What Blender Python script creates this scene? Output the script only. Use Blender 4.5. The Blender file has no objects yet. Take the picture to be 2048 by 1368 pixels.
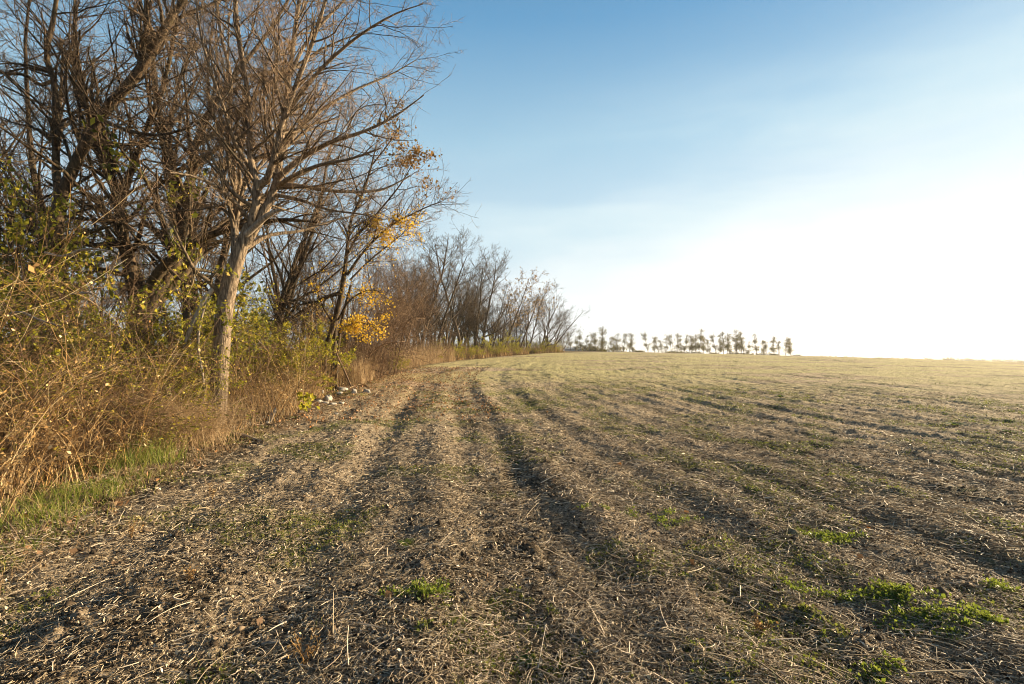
import bpy, math, numpy as np
from mathutils import Vector
sc = bpy.context.scene
COL = sc.collection
PI = math.pi
# ------------------------------------------------------------------ camera, sky, sun, exposure
EYE, HZ = 1.6, 712.0
cam = bpy.data.objects.new('camera', bpy.data.cameras.new('camera')); COL.objects.link(cam)
cam.location = (0, 0, EYE); cam.rotation_euler = (PI/2, 0, 0)
cam.data.lens = 18; cam.data.sensor_width = 36; cam.data.shift_y = (HZ-684)/2048
cam.data.clip_start = .05; cam.data.clip_end = 5000
sc.camera = cam
AZ, EL = math.radians(62), math.radians(14)
SUN = Vector((math.sin(AZ)*math.cos(EL), math.cos(AZ)*math.cos(EL), math.sin(EL)))
w = bpy.data.worlds.new('World'); sc.world = w; w.use_nodes = True
SKY_STRENGTH = .062
def build_world():
    nt = w.node_tree; N, L = nt.nodes, nt.links
    N.clear()
    out = N.new('ShaderNodeOutputWorld'); bg = N.new('ShaderNodeBackground'); L.new(bg.outputs[0], out.inputs[0])
    bg.inputs[1].default_value = SKY_STRENGTH
    sky = N.new('ShaderNodeTexSky'); sky.sky_type = 'NISHITA'; sky.sun_disc = False
    sky.sun_elevation = EL; sky.sun_rotation = AZ; sky.air_density = 1.0; sky.dust_density = .6; sky.ozone_density = 1.6
    tc = N.new('ShaderNodeTexCoord')
    def math_(op, a, b=None, c=None):
        m = N.new('ShaderNodeMath'); m.operation = op
        for i, v in enumerate((a, b, c)):
            if v is None: continue
            if isinstance(v, (int, float)): m.inputs[i].default_value = v
            else: L.new(v, m.inputs[i])
        return m.outputs[0]
    # bright veil of thin cloud round the low sun: an ellipse of directions, ragged by noise
    sep = N.new('ShaderNodeSeparateXYZ'); L.new(tc.outputs['Generated'], sep.inputs[0])
    az = math_('ARCTAN2', sep.outputs[0], sep.outputs[1])
    el = math_('ARCSINE', sep.outputs[2])
    mp = N.new('ShaderNodeMapping'); mp.inputs['Scale'].default_value = (1.2, 1.2, 4.0); mp.inputs['Rotation'].default_value = (.25, -.38, 0)
    L.new(tc.outputs['Generated'], mp.inputs[0])
    nz = N.new('ShaderNodeTexNoise'); nz.inputs['Scale'].default_value = 1.7; nz.inputs['Detail'].default_value = 5; nz.inputs['Roughness'].default_value = .5
    nz.inputs['Distortion'].default_value = .6
    L.new(mp.outputs[0], nz.inputs[0])
    dx = math_('MULTIPLY', math_('SUBTRACT', az, math.radians(55)), .62)
    dy = math_('MULTIPLY', math_('SUBTRACT', el, math.radians(2)), 2.15)
    d = math_('SQRT', math_('ADD', math_('MULTIPLY', dx, dx), math_('MULTIPLY', dy, dy)))
    dn = math_('ADD', d, math_('MULTIPLY', math_('SUBTRACT', nz.outputs['Fac'], .5), -.50))
    def mrange(v, a, b, c, e):
        m = N.new('ShaderNodeMapRange'); m.interpolation_type = 'SMOOTHSTEP'; L.new(v, m.inputs[0])
        for k, x in enumerate((a, b, c, e)): m.inputs[k+1].default_value = x
        return m.outputs[0]
    def mix(f, a, b, mode='MIX'):
        m = N.new('ShaderNodeMix'); m.data_type = 'RGBA'; m.blend_type = mode
        for key, v in (('Factor', f), ('A', a), ('B', b)):
            if isinstance(v, (int, float)): m.inputs[key].default_value = v
            elif isinstance(v, tuple): m.inputs[key].default_value = (*v, 1)
            else: L.new(v, m.inputs[key])
        return m.outputs['Result']
    # clear air: the Nishita sky drawn towards the pale autumn blue measured by elevation
    rp = N.new('ShaderNodeValToRGB'); cr = rp.color_ramp
    st = [(0, (4.0, 4.4, 4.6)), (.14, (3.2, 4.1, 4.6)), (.25, (2.15, 3.45, 4.25)), (.37, (.70, 1.98, 3.35)), (.52, (.30, .95, 2.0)), (1, (.10, .36, .9))]
    while len(cr.elements) < len(st): cr.elements.new(.5)
    for e_, (p, c) in zip(cr.elements, st): e_.position = p; e_.color = (*c, 1)
    L.new(mrange(el, 0, PI/2, 0, 1), rp.inputs[0]) if False else None
    lin = N.new('ShaderNodeMapRange'); L.new(el, lin.inputs[0]); lin.inputs[1].default_value = 0; lin.inputs[2].default_value = PI/2
    L.new(lin.outputs[0], rp.inputs[0])
    base = mix(.78, sky.outputs[0], rp.outputs[0])
    # thin streaky veil, then the dense bright bank low round the sun
    mp2 = N.new('ShaderNodeMapping'); mp2.inputs['Scale'].default_value = (1.0, 1.6, 5.5); mp2.inputs['Rotation'].default_value = (.1, -.42, .2)
    L.new(tc.outputs['Generated'], mp2.inputs[0])
    n2 = N.new('ShaderNodeTexNoise'); n2.inputs['Scale'].default_value = 1.7; n2.inputs['Detail'].default_value = 5; n2.inputs['Roughness'].default_value = .5; n2.inputs['Distortion'].default_value = .5
    L.new(mp2.outputs[0], n2.inputs[0])
    veil = math_('MULTIPLY', mrange(dn, 1.12, .45, 0, 1), mrange(n2.outputs['Fac'], .37, .63, .18, .95))
    c1 = mix(veil, base, (3.7, 4.6, 4.9))
    core = mrange(dn, .80, .20, 0, 1)
    c2 = mix(core, c1, (5.9, 5.85, 5.7))
    # the sky darkens on the side turned away from the low sun
    away = math_('COSINE', math_('SUBTRACT', az, AZ))
    L.new(mix(1.0, c2, mix(mrange(away, -.95, -.30, 0, 1), (.40, .42, .46), (1., 1., 1.)), 'MULTIPLY'), bg.inputs[0])
build_world()
sl = bpy.data.lights.new('sun', 'SUN'); sl.energy = 5.0; sl.angle = math.radians(.6); sl.color = (1.0, .79, .50)
sun = bpy.data.objects.new('sun', sl); COL.objects.link(sun); sun.rotation_euler = (-SUN).to_track_quat('-Z', 'Y').to_euler()
sc.view_settings.view_transform = 'Standard'; sc.view_settings.look = 'None'; sc.view_settings.gamma = 1
sc.view_settings.exposure = 1.65
sc.cycles.max_bounces = 5; sc.cycles.diffuse_bounces = 2; sc.cycles.glossy_bounces = 1; sc.cycles.transmission_bounces = 3; sc.cycles.volume_bounces = 1
sc.cycles.sample_clamp_indirect = 6; sc.cycles.sample_clamp_direct = 12
sc.cycles.filter_width = 1.05

# ------------------------------------------------------------------ helpers
rng = np.random.default_rng(11)
def link(o, parent=None):
    COL.objects.link(o)
    if parent is not None: o.parent = parent
    return o
def tag(o, label=None, cat=None, group=None, kind=None):
    if label: o['label'] = label
    if cat: o['category'] = cat
    if group: o['group'] = group
    if kind: o['kind'] = kind
    return o
def empty(name, loc, rz=0, s=1):
    o = bpy.data.objects.new(name, None); o.location = loc; o.rotation_euler = (0, 0, rz); o.scale = (s, s, s)
    o.empty_display_size = .2
    return link(o)
def mk(name, V, F, mat, parent=None, smooth=False, attr=None):
    V = np.ascontiguousarray(V, dtype=np.float32).reshape(-1, 3); F = np.ascontiguousarray(F, dtype=np.int32)
    me = bpy.data.meshes.new(name); k = F.shape[1]; m = len(F)
    me.vertices.add(len(V)); me.vertices.foreach_set('co', V.ravel())
    me.loops.add(m*k); me.loops.foreach_set('vertex_index', F.ravel())
    me.polygons.add(m); me.polygons.foreach_set('loop_start', np.arange(0, m*k, k, dtype=np.int32))
    if smooth: me.polygons.foreach_set('use_smooth', np.ones(m, dtype=bool))
    me.update(calc_edges=True)
    if attr is not None:
        a = me.color_attributes.new('mask', 'FLOAT_COLOR', 'POINT')
        a.data.foreach_set('color', np.ascontiguousarray(attr, dtype=np.float32).ravel())
    me.materials.append(mat)
    return link(bpy.data.objects.new(name, me), parent)
def copy_thing(root, loc, rz, s=1, sz=1, tilt=(0, 0)):
    r = root.copy(); COL.objects.link(r); r.location = loc; r.rotation_euler = (tilt[0], tilt[1], rz); r.scale = (s, s, s*sz)
    for ch in list(root.children):
        c = ch.copy(); COL.objects.link(c); c.parent = r
    return r
def cat_(parts):
    off = 0; Vs = []; Fs = []
    for V, F in parts:
        V = V.reshape(-1, 3); Vs.append(V); Fs.append(F+off); off += len(V)
    return np.concatenate(Vs), np.concatenate(Fs)
def unit(v): return v/np.maximum(np.linalg.norm(v, axis=-1, keepdims=True), 1e-9)
def W(px, py, Y): return np.array([(px-1024)/1024*Y, Y, EYE-(py-HZ)/1024*Y])
def sstep(a, b, x):
    t = np.clip((x-a)/(b-a), 0, 1); return t*t*(3-2*t)
def vnoise(x, y, seed=0):
    xi = np.floor(x).astype(np.int64); yi = np.floor(y).astype(np.int64); xf = x-xi; yf = y-yi
    def h(a, b):
        n = (a*374761393+b*668265263+seed*974711) & 0xffffffff
        n = ((n ^ (n >> 13))*1274126177) & 0xffffffff
        return ((n ^ (n >> 16)) & 0xffff)/65535.0
    u = xf*xf*(3-2*xf); v = yf*yf*(3-2*yf)
    return (h(xi, yi)*(1-u)+h(xi+1, yi)*u)*(1-v)+(h(xi, yi+1)*(1-u)+h(xi+1, yi+1)*u)*v
def fbm(x, y, seed, o=3):
    s = 0; a = 1; t = 0
    for i in range(o):
        s = s+a*vnoise(x*2**i, y*2**i, seed+i); t += a; a *= .5
    return s/t

# ------------------------------------------------------------------ terrain
def edge(Y):                       # the line where the field meets the thicket
    Yc = np.clip(Y, -200, 75)
    e = -4.0-.134*Yc+.0073*np.maximum(Yc-20, 0)**2
    return e+np.maximum(Y-75, 0)*.66
def terrain(X, Y):
    r = np.sqrt(X*X+Y*Y)+1e-6
    a = np.clip(np.where(Y > .1, X/np.maximum(Y, .1), 1.05*np.sign(X)), .08, 1.05)
    s = .0366-.0285*a
    g = np.where(r < 16, np.maximum(r-8, 0)**2/16, r-12)
    g = np.where(r > 74, 62+(r-74)*1.0-(r-74)**2/64, g); g = np.where(r > 106, 78, g)
    return s*g-np.maximum(r-104, 0)*.014+.10*(fbm(X/13, Y/13, 5, 2)-.5)*sstep(6, 30, r)
def furrow(X, Y):
    u = X-edge(Y)
    along = Y*.22
    f1 = np.sin(u*2*PI/1.75+1.5*(vnoise(along, u*.2, 31)-.5)+.6)
    f2 = np.sin(u*2*PI/.76+1.2*(vnoise(along*2, u*.4, 32)-.5))
    amp = sstep(.5, 2.5, u)
    k = (1-.68*sstep(11, 36, Y))*(.85+.50*sstep(.30, .62, fbm(along*.6, u*.5, 37, 2)))
    return amp*k*((.015+.018*sstep(3.5, -1, X)+.034*sstep(1.5, -2, X)*sstep(14, 7, Y))*f1*(.25+1.0*vnoise(along*.9, u*.7, 33))+.014*f2*(.4+1.1*vnoise(along*1.3, u*.5, 35)))
def height(X, Y, fine=True):
    h = terrain(X, Y)+furrow(X, Y)
    u = X-edge(Y)
    h = h+.07*(fbm(u*.8, Y*.35, 7, 2)-.5)+.050*(fbm(X*2.1, Y*1.6, 9, 2)-.5)
    if fine:
        h = h+.034*(fbm(X*7, Y*7, 12, 2)-.5)+.022*(vnoise(X*22, Y*22, 15)-.5)
        c = np.maximum(fbm(X*4.2+Y, Y*4.2, 19, 2)-.62, 0)*.12     # clods
        h = h+c
    h = h+.25*sstep(0, -3, u)*0
    return h
def masks(X, Y):
    u = X-edge(Y)
    res = fbm(u*1.5, Y*.33, 41, 3)*.7+.3*fbm(X*2, Y*2, 43, 2)+.04                       # residue cover
    moss = sstep(.47, .66, fbm(X*1.3, Y*1.0, 44, 3)+.05*sstep(.5, 4, X+0*Y)+.06*sstep(3.6, 2.2, Y)-.03)
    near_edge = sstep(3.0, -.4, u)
    return u, res, moss, near_edge
ang = np.concatenate([np.radians(np.linspace(-180, -60, 40)[:-1]), np.radians(np.linspace(-60, 60, 1000)), np.radians(np.linspace(60, 180, 40)[1:])])
rad = [.25]
while rad[-1] < 1500:
    rr = rad[-1]; rad.append(rr*(1.0062 if 1.8 < rr < 110 else 1.04)+.002)
rad = np.array(rad)
Rg, Ag = np.meshgrid(rad, ang, indexing='ij')
GX = Rg*np.sin(Ag); GY = Rg*np.cos(Ag)
GZ = height(GX, GY)
nr, na = GX.shape
idx = np.arange(nr*na).reshape(nr, na)
Fg = np.stack([idx[:-1, :-1], idx[:-1, 1:], idx[1:, 1:], idx[1:, :-1]], -1).reshape(-1, 4)[:, ::-1]
u_, res_, moss_, ne_ = masks(GX, GY)
leafy = sstep(12, 20, GY)*sstep(36, 26, GY)*sstep(5.5, 1.0, u_)
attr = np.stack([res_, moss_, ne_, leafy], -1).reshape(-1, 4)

# ------------------------------------------------------------------ materials
def new_mat(name):
    m = bpy.data.materials.new(name); m.use_nodes = True; nt = m.node_tree
    b = nt.nodes['Principled BSDF']; b.inputs['Specular IOR Level'].default_value = .25; b.inputs['Roughness'].default_value = .85
    return m, nt, b
def ramp(nt, fac, stops, interp='LINEAR'):
    r = nt.nodes.new('ShaderNodeValToRGB'); cr = r.color_ramp; cr.interpolation = interp
    while len(cr.elements) < len(stops): cr.elements.new(.5)
    for e, (p, c) in zip(cr.elements, stops): e.position = p; e.color = (*c, 1)
    nt.links.new(fac, r.inputs[0]); return r.outputs[0]
def noise(nt, scale, detail=4, vec=None, rough=.6, dist=0):
    n = nt.nodes.new('ShaderNodeTexNoise'); n.inputs['Scale'].default_value = scale; n.inputs['Detail'].default_value = detail
    n.inputs['Roughness'].default_value = rough; n.inputs['Distortion'].default_value = dist
    if vec is not None: nt.links.new(vec, n.inputs['Vector'])
    return n.outputs['Fac']
def mixc(nt, f, a, b, mode='MIX'):
    m = nt.nodes.new('ShaderNodeMix'); m.data_type = 'RGBA'; m.blend_type = mode
    for key, v in (('Factor', f), ('A', a), ('B', b)):
        if isinstance(v, (int, float)): m.inputs[key].default_value = v
        elif isinstance(v, tuple): m.inputs[key].default_value = (*v, 1)
        else: nt.links.new(v, m.inputs[key])
    return m.outputs['Result']
def bump(nt, b, h, strength, dist):
    n = nt.nodes.new('ShaderNodeBump'); n.inputs['Strength'].default_value = strength; n.inputs['Distance'].default_value = dist
    nt.links.new(h, n.inputs['Height']); nt.links.new(n.outputs[0], b.inputs['Normal'])
def mapping(nt, sc_, rot=(0, 0, 0)):
    t = nt.nodes.new('ShaderNodeTexCoord'); m = nt.nodes.new('ShaderNodeMapping'); m.inputs['Scale'].default_value = sc_; m.inputs['Rotation'].default_value = rot
    nt.links.new(t.outputs['Object'], m.inputs[0]); return m.outputs[0]
def maprange(nt, v, a, b, c=0., d=1.):
    m = nt.nodes.new('ShaderNodeMapRange'); m.interpolation_type = 'SMOOTHSTEP'
    nt.links.new(v, m.inputs[0])
    for i, x in enumerate((a, b, c, d)): m.inputs[i+1].default_value = x
    return m.outputs[0]

def ground_mat():
    m, nt, b = new_mat('field_soil')
    at = nt.nodes.new('ShaderNodeAttribute'); at.attribute_name = 'mask'
    s = nt.nodes.new('ShaderNodeSeparateColor'); nt.links.new(at.outputs['Color'], s.inputs[0])
    vec = mapping(nt, (1, 1, 1))
    n1 = noise(nt, 9, 6, vec, .7); n2 = noise(nt, 55, 4, vec, .7); n3 = noise(nt, 1.1, 4, vec)
    soil = ramp(nt, n2, [(.25, (.040, .029, .018)), (.6, (.10, .073, .045)), (.85, (.20, .15, .095))])
    straw = ramp(nt, n2, [(.3, (.14, .105, .064)), (.52, (.37, .285, .19)), (.75, (.65, .53, .385))])
    f = nt.nodes.new('ShaderNodeMath'); f.operation = 'ADD'; nt.links.new(n1, f.inputs[0]); nt.links.new(s.outputs[0], f.inputs[1])
    c = mixc(nt, maprange(nt, f.outputs[0], .80, 1.02), soil, straw)
    # green growth
    green = ramp(nt, n2, [(.3, (.045, .060, .014)), (.6, (.13, .15, .030)), (.8, (.26, .26, .06))])
    g = nt.nodes.new('ShaderNodeMath'); g.operation = 'MULTIPLY'; nt.links.new(maprange(nt, n1, .44, .60), g.inputs[0]); nt.links.new(s.outputs[1], g.inputs[1])
    c = mixc(nt, g.outputs[0], c, green)
    # far part of the field: thin green cover in patches
    sp = nt.nodes.new('ShaderNodeSeparateXYZ'); nt.links.new(vec, sp.inputs[0])
    far = maprange(nt, sp.outputs[1], 8, 34, 0, .9)
    n4 = noise(nt, .16, 5, mapping(nt, (.6, 1.6, 1)), .62)
    ff = nt.nodes.new('ShaderNodeMath'); ff.operation = 'MULTIPLY'; nt.links.new(far, ff.inputs[0]); nt.links.new(maprange(nt, n4, .36, .56), ff.inputs[1])
    fg = ramp(nt, n1, [(.35, (.20, .175, .08)), (.52, (.43, .38, .175)), (.68, (.64, .55, .29))])
    c = mixc(nt, ff.outputs[0], c, fg)
    # leaf mould under the thicket, colour darkened to stand for the shade there
    shaded_mould = ramp(nt, n2, [(.3, (.035, .024, .014)), (.6, (.10, .065, .035)), (.8, (.20, .13, .07))])
    c = mixc(nt, maprange(nt, s.outputs[2], .55, .95, 0, .85), c, shaded_mould)
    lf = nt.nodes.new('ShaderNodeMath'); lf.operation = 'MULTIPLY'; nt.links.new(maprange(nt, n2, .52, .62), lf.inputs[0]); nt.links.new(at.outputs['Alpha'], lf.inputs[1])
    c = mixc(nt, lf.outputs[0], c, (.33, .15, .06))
    nt.links.new(c, b.inputs['Base Color']); b.inputs['Roughness'].default_value = .95; b.inputs['Specular IOR Level'].default_value = .1
    hh = nt.nodes.new('ShaderNodeMath'); hh.operation = 'ADD'; nt.links.new(n1, hh.inputs[0]); nt.links.new(n2, hh.inputs[1])
    bump(nt, b, hh.outputs[0], .9, .05)
    return m
def bark(name, dark, light, scale=14, bumpd=.02, hue=(.20, .14, .09)):
    m, nt, b = new_mat(name)
    v = mapping(nt, (1, 1, .16))
    n1 = noise(nt, scale, 6, v, .65, .4); n2 = noise(nt, 1.6, 3, mapping(nt, (1, 1, 1)))
    c = ramp(nt, n1, [(.40, dark), (.50, tuple((a+b_)/2 for a, b_ in zip(dark, light))), (.60, light)])
    c = mixc(nt, maprange(nt, n2, .45, .7, 0, .5), c, hue)
    nt.links.new(c, b.inputs['Base Color']); bump(nt, b, n1, .9, bumpd)
    return m
def island(name, stops, rough=.7, transl=0., tcol=None, spec=.2, noise_scale=None):
    m, nt, b = new_mat(name)
    g = nt.nodes.new('ShaderNodeNewGeometry')
    c = ramp(nt, g.outputs['Random Per Island'], stops)
    if noise_scale:
        n = noise(nt, noise_scale, 3, mapping(nt, (1, 1, 1)))
        c = mixc(nt, maprange(nt, n, .35, .65, 0, .5), c, stops[0][1])
    nt.links.new(c, b.inputs['Base Color']); b.inputs['Roughness'].default_value = rough; b.inputs['Specular IOR Level'].default_value = spec
    if transl:
        t = nt.nodes.new('ShaderNodeBsdfTranslucent'); mx = nt.nodes.new('ShaderNodeMixShader'); mx.inputs[0].default_value = transl
        cc = mixc(nt, .5, c, tcol, 'MIX') if tcol else c
        nt.links.new(cc, t.inputs[0])
        o = nt.nodes['Material Output']; nt.links.new(b.outputs[0], mx.inputs[1]); nt.links.new(t.outputs[0], mx.inputs[2]); nt.links.new(mx.outputs[0], o.inputs[0])
    return m
M_ground = ground_mat()
M_pale = bark('pale_bark', (.075, .052, .034), (.33, .25, .17), 24, .06, (.20, .145, .09))
M_bark = bark('brown_bark', (.020, .015, .009), (.115, .075, .042), 14, .03, (.075, .06, .026))
M_mid = bark('tan_brown_bark', (.055, .040, .026), (.21, .152, .095), 16, .02, (.13, .10, .06))
M_far = bark('far_bark', (.028, .020, .013), (.095, .068, .042), 8, .02)
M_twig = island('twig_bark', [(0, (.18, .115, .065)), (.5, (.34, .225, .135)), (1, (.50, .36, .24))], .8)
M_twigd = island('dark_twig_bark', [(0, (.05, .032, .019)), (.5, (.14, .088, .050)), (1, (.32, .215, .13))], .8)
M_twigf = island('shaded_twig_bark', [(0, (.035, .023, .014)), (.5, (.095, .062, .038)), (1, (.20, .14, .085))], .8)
M_twigr = island('red_brown_twigs', [(0, (.045, .027, .015)), (.5, (.125, .075, .042)), (1, (.28, .18, .105))], .8)
M_dead = bark('bare_dead_wood', (.15, .12, .09), (.42, .35, .265), 18, .01, (.36, .30, .24))
M_leaf = island('olive_leaves', [(0, (.020, .030, .005)), (.34, (.06, .075, .008)), (.58, (.20, .20, .018)), (.85, (.46, .39, .035)), (1, (.56, .38, .07))], .5, .40, (.45, .42, .05))
M_leafy = island('yellow_green_leaves', [(0, (.04, .055, .007)), (.35, (.14, .16, .014)), (.7, (.38, .35, .03)), (1, (.60, .46, .05))], .5, .45, (.55, .50, .05))
M_gold = island('golden_maple_leaves', [(0, (.30, .17, .03)), (.3, (.55, .36, .025)), (.7, (.74, .54, .035)), (1, (.55, .24, .04))], .5, .45, (.8, .5, .05))
M_rust = island('rusty_leaves', [(0, (.16, .09, .03)), (.5, (.30, .17, .045)), (1, (.42, .25, .06))], .6, .35)
M_straw = island('dry_residue', [(0, (.07, .050, .030)), (.35, (.25, .19, .12)), (.7, (.48, .39, .26)), (1, (.74, .62, .47))], .6)
M_weed = island('dry_weeds', [(0, (.035, .021, .011)), (.3, (.13, .076, .034)), (.6, (.38, .215, .075)), (.85, (.60, .40, .165)), (1, (.74, .60, .36))], .7, .2)
M_tan = island('tan_grass', [(0, (.30, .19, .09)), (.5, (.47, .33, .18)), (1, (.60, .46, .28))], .7, .3)
M_grass = island('green_grass', [(0, (.05, .085, .012)), (.4, (.14, .19, .025)), (.75, (.30, .31, .055)), (1, (.48, .40, .15))], .5, .35, (.35, .45, .05))
M_moss = island('ground_weeds', [(0, (.060, .085, .016)), (.45, (.12, .14, .030)), (.75, (.22, .21, .045)), (1, (.26, .19, .08))], .6, .3, (.30, .36, .06))
M_clod = island('soil_crumbs', [(0, (.030, .021, .013)), (.5, (.075, .053, .034)), (.85, (.14, .10, .066)), (1, (.25, .19, .13))], .95)
M_stone = bark('limestone', (.20, .18, .15), (.42, .385, .33), 9, .01, (.5, .46, .40))
M_fall = island('fallen_leaf', [(0, (.13, .075, .04)), (.5, (.26, .16, .09)), (.85, (.40, .21, .09)), (1, (.50, .22, .07))], .7, .15)
M_farleaf = island('far_leaves', [(0, (.05, .055, .016)), (.5, (.13, .115, .032)), (1, (.25, .18, .05))], .6, .35)

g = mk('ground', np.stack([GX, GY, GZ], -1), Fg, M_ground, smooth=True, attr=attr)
tag(g, kind='structure')

# ------------------------------------------------------------------ wood: tubes and growth
def tubes(P, R, S=3):
    n, K, _ = P.shape
    T = unit(np.gradient(P, axis=1))
    ref = unit(rng.normal(size=(n, 1, 3))+np.array([0, 0, .001]))
    if S > 5:
        ref = np.broadcast_to(np.array([[[.3, 1., .1]]]), (n, 1, 3))
    A = unit(np.cross(T, np.broadcast_to(ref, T.shape))); B = np.cross(T, A)
    th = np.arange(S)*2*PI/S
    V = P[:, :, None, :]+R[:, :, None, None]*(np.cos(th)[None, None, :, None]*A[:, :, None, :]+np.sin(th)[None, None, :, None]*B[:, :, None, :])
    id_ = np.arange(n*K*S).reshape(n, K, S); nx = np.roll(id_, -1, axis=2)
    F = np.stack([id_[:, :-1], nx[:, :-1], nx[:, 1:], id_[:, 1:]], -1).reshape(-1, 4)
    return V.reshape(-1, 3), F
def resample(pts, K):
    pts = np.asarray(pts, float); n = len(pts)
    ext = np.vstack([2*pts[0]-pts[1], pts, 2*pts[-1]-pts[-2]])
    seg = np.linalg.norm(np.diff(pts[:, :3], axis=0), axis=1); cum = np.concatenate([[0], np.cumsum(seg)])
    ts = np.linspace(0, cum[-1], K); out = []
    for t in ts:
        i = min(np.searchsorted(cum, t, side='right')-1, n-2); f = (t-cum[i])/max(seg[i], 1e-6)
        p0, p1, p2, p3 = ext[i], ext[i+1], ext[i+2], ext[i+3]
        out.append(.5*((2*p1)+(-p0+p2)*f+(2*p0-5*p1+4*p2-p3)*f*f+(-p0+3*p1-3*p2+p3)*f**3))
    return np.array(out)
def trace(pts, K):
    """pts: (px, py, depth, radius) along a limb, as real points at their own depths"""
    q = resample([(*W(a, b, d), r) for a, b, d, r in pts], K)
    return q[:, :3], np.abs(q[:, 3])
def grow(P, R, n, t0, t1, ang, angs, lr, K, wander, trop, rs=.6, minr=.0025, base_len=None, taper=.8, lenpow=.35):
    """n children on the given limbs. returns P2 (n,K,3), R2"""
    nb, Kp, _ = P.shape
    L = np.linalg.norm(np.diff(P, axis=1), axis=2).sum(1)
    pi = rng.choice(nb, n, p=L/L.sum())
    t = rng.uniform(t0, t1, n); x = t*(Kp-1); i = np.minimum(x.astype(int), Kp-2); f = (x-i)[:, None]
    p = P[pi, i]*(1-f)+P[pi, i+1]*f; r = R[pi, i]*(1-f[:, 0])+R[pi, i+1]*f[:, 0]
    T = unit(P[pi, i+1]-P[pi, i])
    A = unit(np.cross(T, unit(rng.normal(size=(n, 3)))))
    a = np.radians(np.clip(rng.normal(ang, angs, n), 12, 100))[:, None]
    d = unit(np.cos(a)*T+np.sin(a)*A)
    ln = (L[pi] if base_len is None else base_len)*lr*rng.uniform(.55, 1.25, n)*(1-lenpow*t)
    st = (ln/(K-1))[:, None]
    out = [p]; tr = np.asarray(trop, float)
    for k in range(K-1):
        d = unit(d+rng.normal(size=(n, 3))*wander+tr/(K-1))
        p = p+d*st; out.append(p)
    P2 = np.stack(out, 1)
    r0 = np.maximum(r*rs*rng.uniform(.7, 1.1, n), minr)
    R2 = np.maximum(r0[:, None]*(1-taper*np.linspace(0, 1, K)[None, :]), minr*.7)
    return P2, R2
def leafquads(C, size, ss=.3, width=.6, droop=.3):
    n = len(C)
    d = unit(rng.normal(size=(n, 3))+np.array([0, 0, -droop])); s = unit(np.cross(d, rng.normal(size=(n, 3)))); u = np.cross(d, s)
    L = (size*np.exp(np.clip(rng.normal(size=n), -2, 1.4)*ss))[:, None]
    V = np.stack([C, C+d*L*.5+s*L*width*.5+u*L*.12, C+d*L, C+d*L*.5-s*L*width*.5+u*L*.12], 1)
    return V.reshape(-1, 3), np.arange(n*4).reshape(n, 4)
def points_on(P, n, t0=.2, jit=.03):
    nb, K, _ = P.shape
    pi = rng.integers(0, nb, n); x = rng.uniform(t0, 1, n)*(K-1); i = np.minimum(x.astype(int), K-2); f = (x-i)[:, None]
    return P[pi, i]*(1-f)+P[pi, i+1]*f+rng.normal(size=(n, 3))*jit

def make_tree(name, base, trunkpaths, limbpaths, label, cat, group=None, n2=160, n3=1600, n4=8000, mt=None, ml=None, mtw=None,
              trop2=(.1, 0, .2), trop3=(.05, 0, .12), l2=.42, l3=.45, l4=.5, leaves=None, auto_limbs=0, a2=40, a3=42, twr=.0035, sides=10):
    """trunkpaths / limbpaths: lists of (P, R) in world metres"""
    mt = mt or M_bark; ml = ml or mt; mtw = mtw or M_twig
    base = np.array(base); e = empty(name, tuple(base)); tag(e, label, cat, group)
    def loc(P): return P-base
    V, F = cat_([tubes(loc(P)[None], R[None], sides) for P, R in trunkpaths])
    # knobbly surface on the trunk
    V = V+unit(rng.normal(size=V.shape))*.004
    mk('trunk', V, F, mt, e, True)
    for P, R in limbpaths:
        V, F = tubes(loc(P)[None], R[None], 7); mk('limb', V, F, ml, e, True)
    K = 14
    allp = [(resample(np.hstack([P, R[:, None]]), K)) for P, R in trunkpaths+limbpaths]
    P1 = np.stack([q[:, :3] for q in allp]); R1 = np.stack([np.abs(q[:, 3]) for q in allp])
    P1 = loc(P1); nt_ = len(trunkpaths)
    parts = []
    if auto_limbs:
        Pa, Ra = grow(P1, R1, auto_limbs, .3, .95, 48, 12, .5, K, .09, (0, 0, .9), .62, .012)
        parts.append(tubes(Pa, Ra, 5)); P1 = np.concatenate([P1, Pa]); R1 = np.concatenate([R1, Ra])
    src = P1[nt_:] if len(P1) > nt_ else P1; srcR = R1[nt_:] if len(P1) > nt_ else R1
    P2, R2 = grow(src, srcR, n2, .12, 1, a2+12, 17, l2, 9, .15, trop2, .5, twr*1.3)
    P3, R3 = grow(P2, R2, n3, .1, 1, a3+10, 18, l3, 6, .18, trop3, .5, twr*.8)
    P4, R4 = grow(P3, R3, n4, .1, 1, 46, 18, l4, 4, .20, (0, 0, .2), .6, twr*.6)
    parts += [tubes(P2, R2, 5), tubes(P3, R3, 3)]
    V, F = cat_(parts); mk('crown', V, F, ml, e, True)
    V, F = tubes(P4, R4, 3); mk('twigs', V, F, mtw, e)
    if leaves:
        for (lab, m, C, size, nper) in leaves:
            # leaves sit on the twigs nearest to the given centres
            tips = P4[:, -1]; pts = []
            for c, rad_, nl in C:
                dd = np.linalg.norm(tips-(np.array(c)-base), axis=1); j = np.argsort(dd)[:max(4, int(nl/nper))]
                j = j[dd[j] < rad_*1.6]
                if len(j) == 0: continue
                q = tips[rng.choice(j, nl)]+rng.normal(size=(nl, 3))*.11; pts.append(q)
            if pts:
                V, F = leafquads(np.concatenate(pts), size, .3, .85); o = mk('leaves', V, F, m, e); o['label'] = lab
    return e

def Rl(rs, K): return np.interp(np.linspace(0, 1, K), np.linspace(0, 1, len(rs)), rs)
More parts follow.
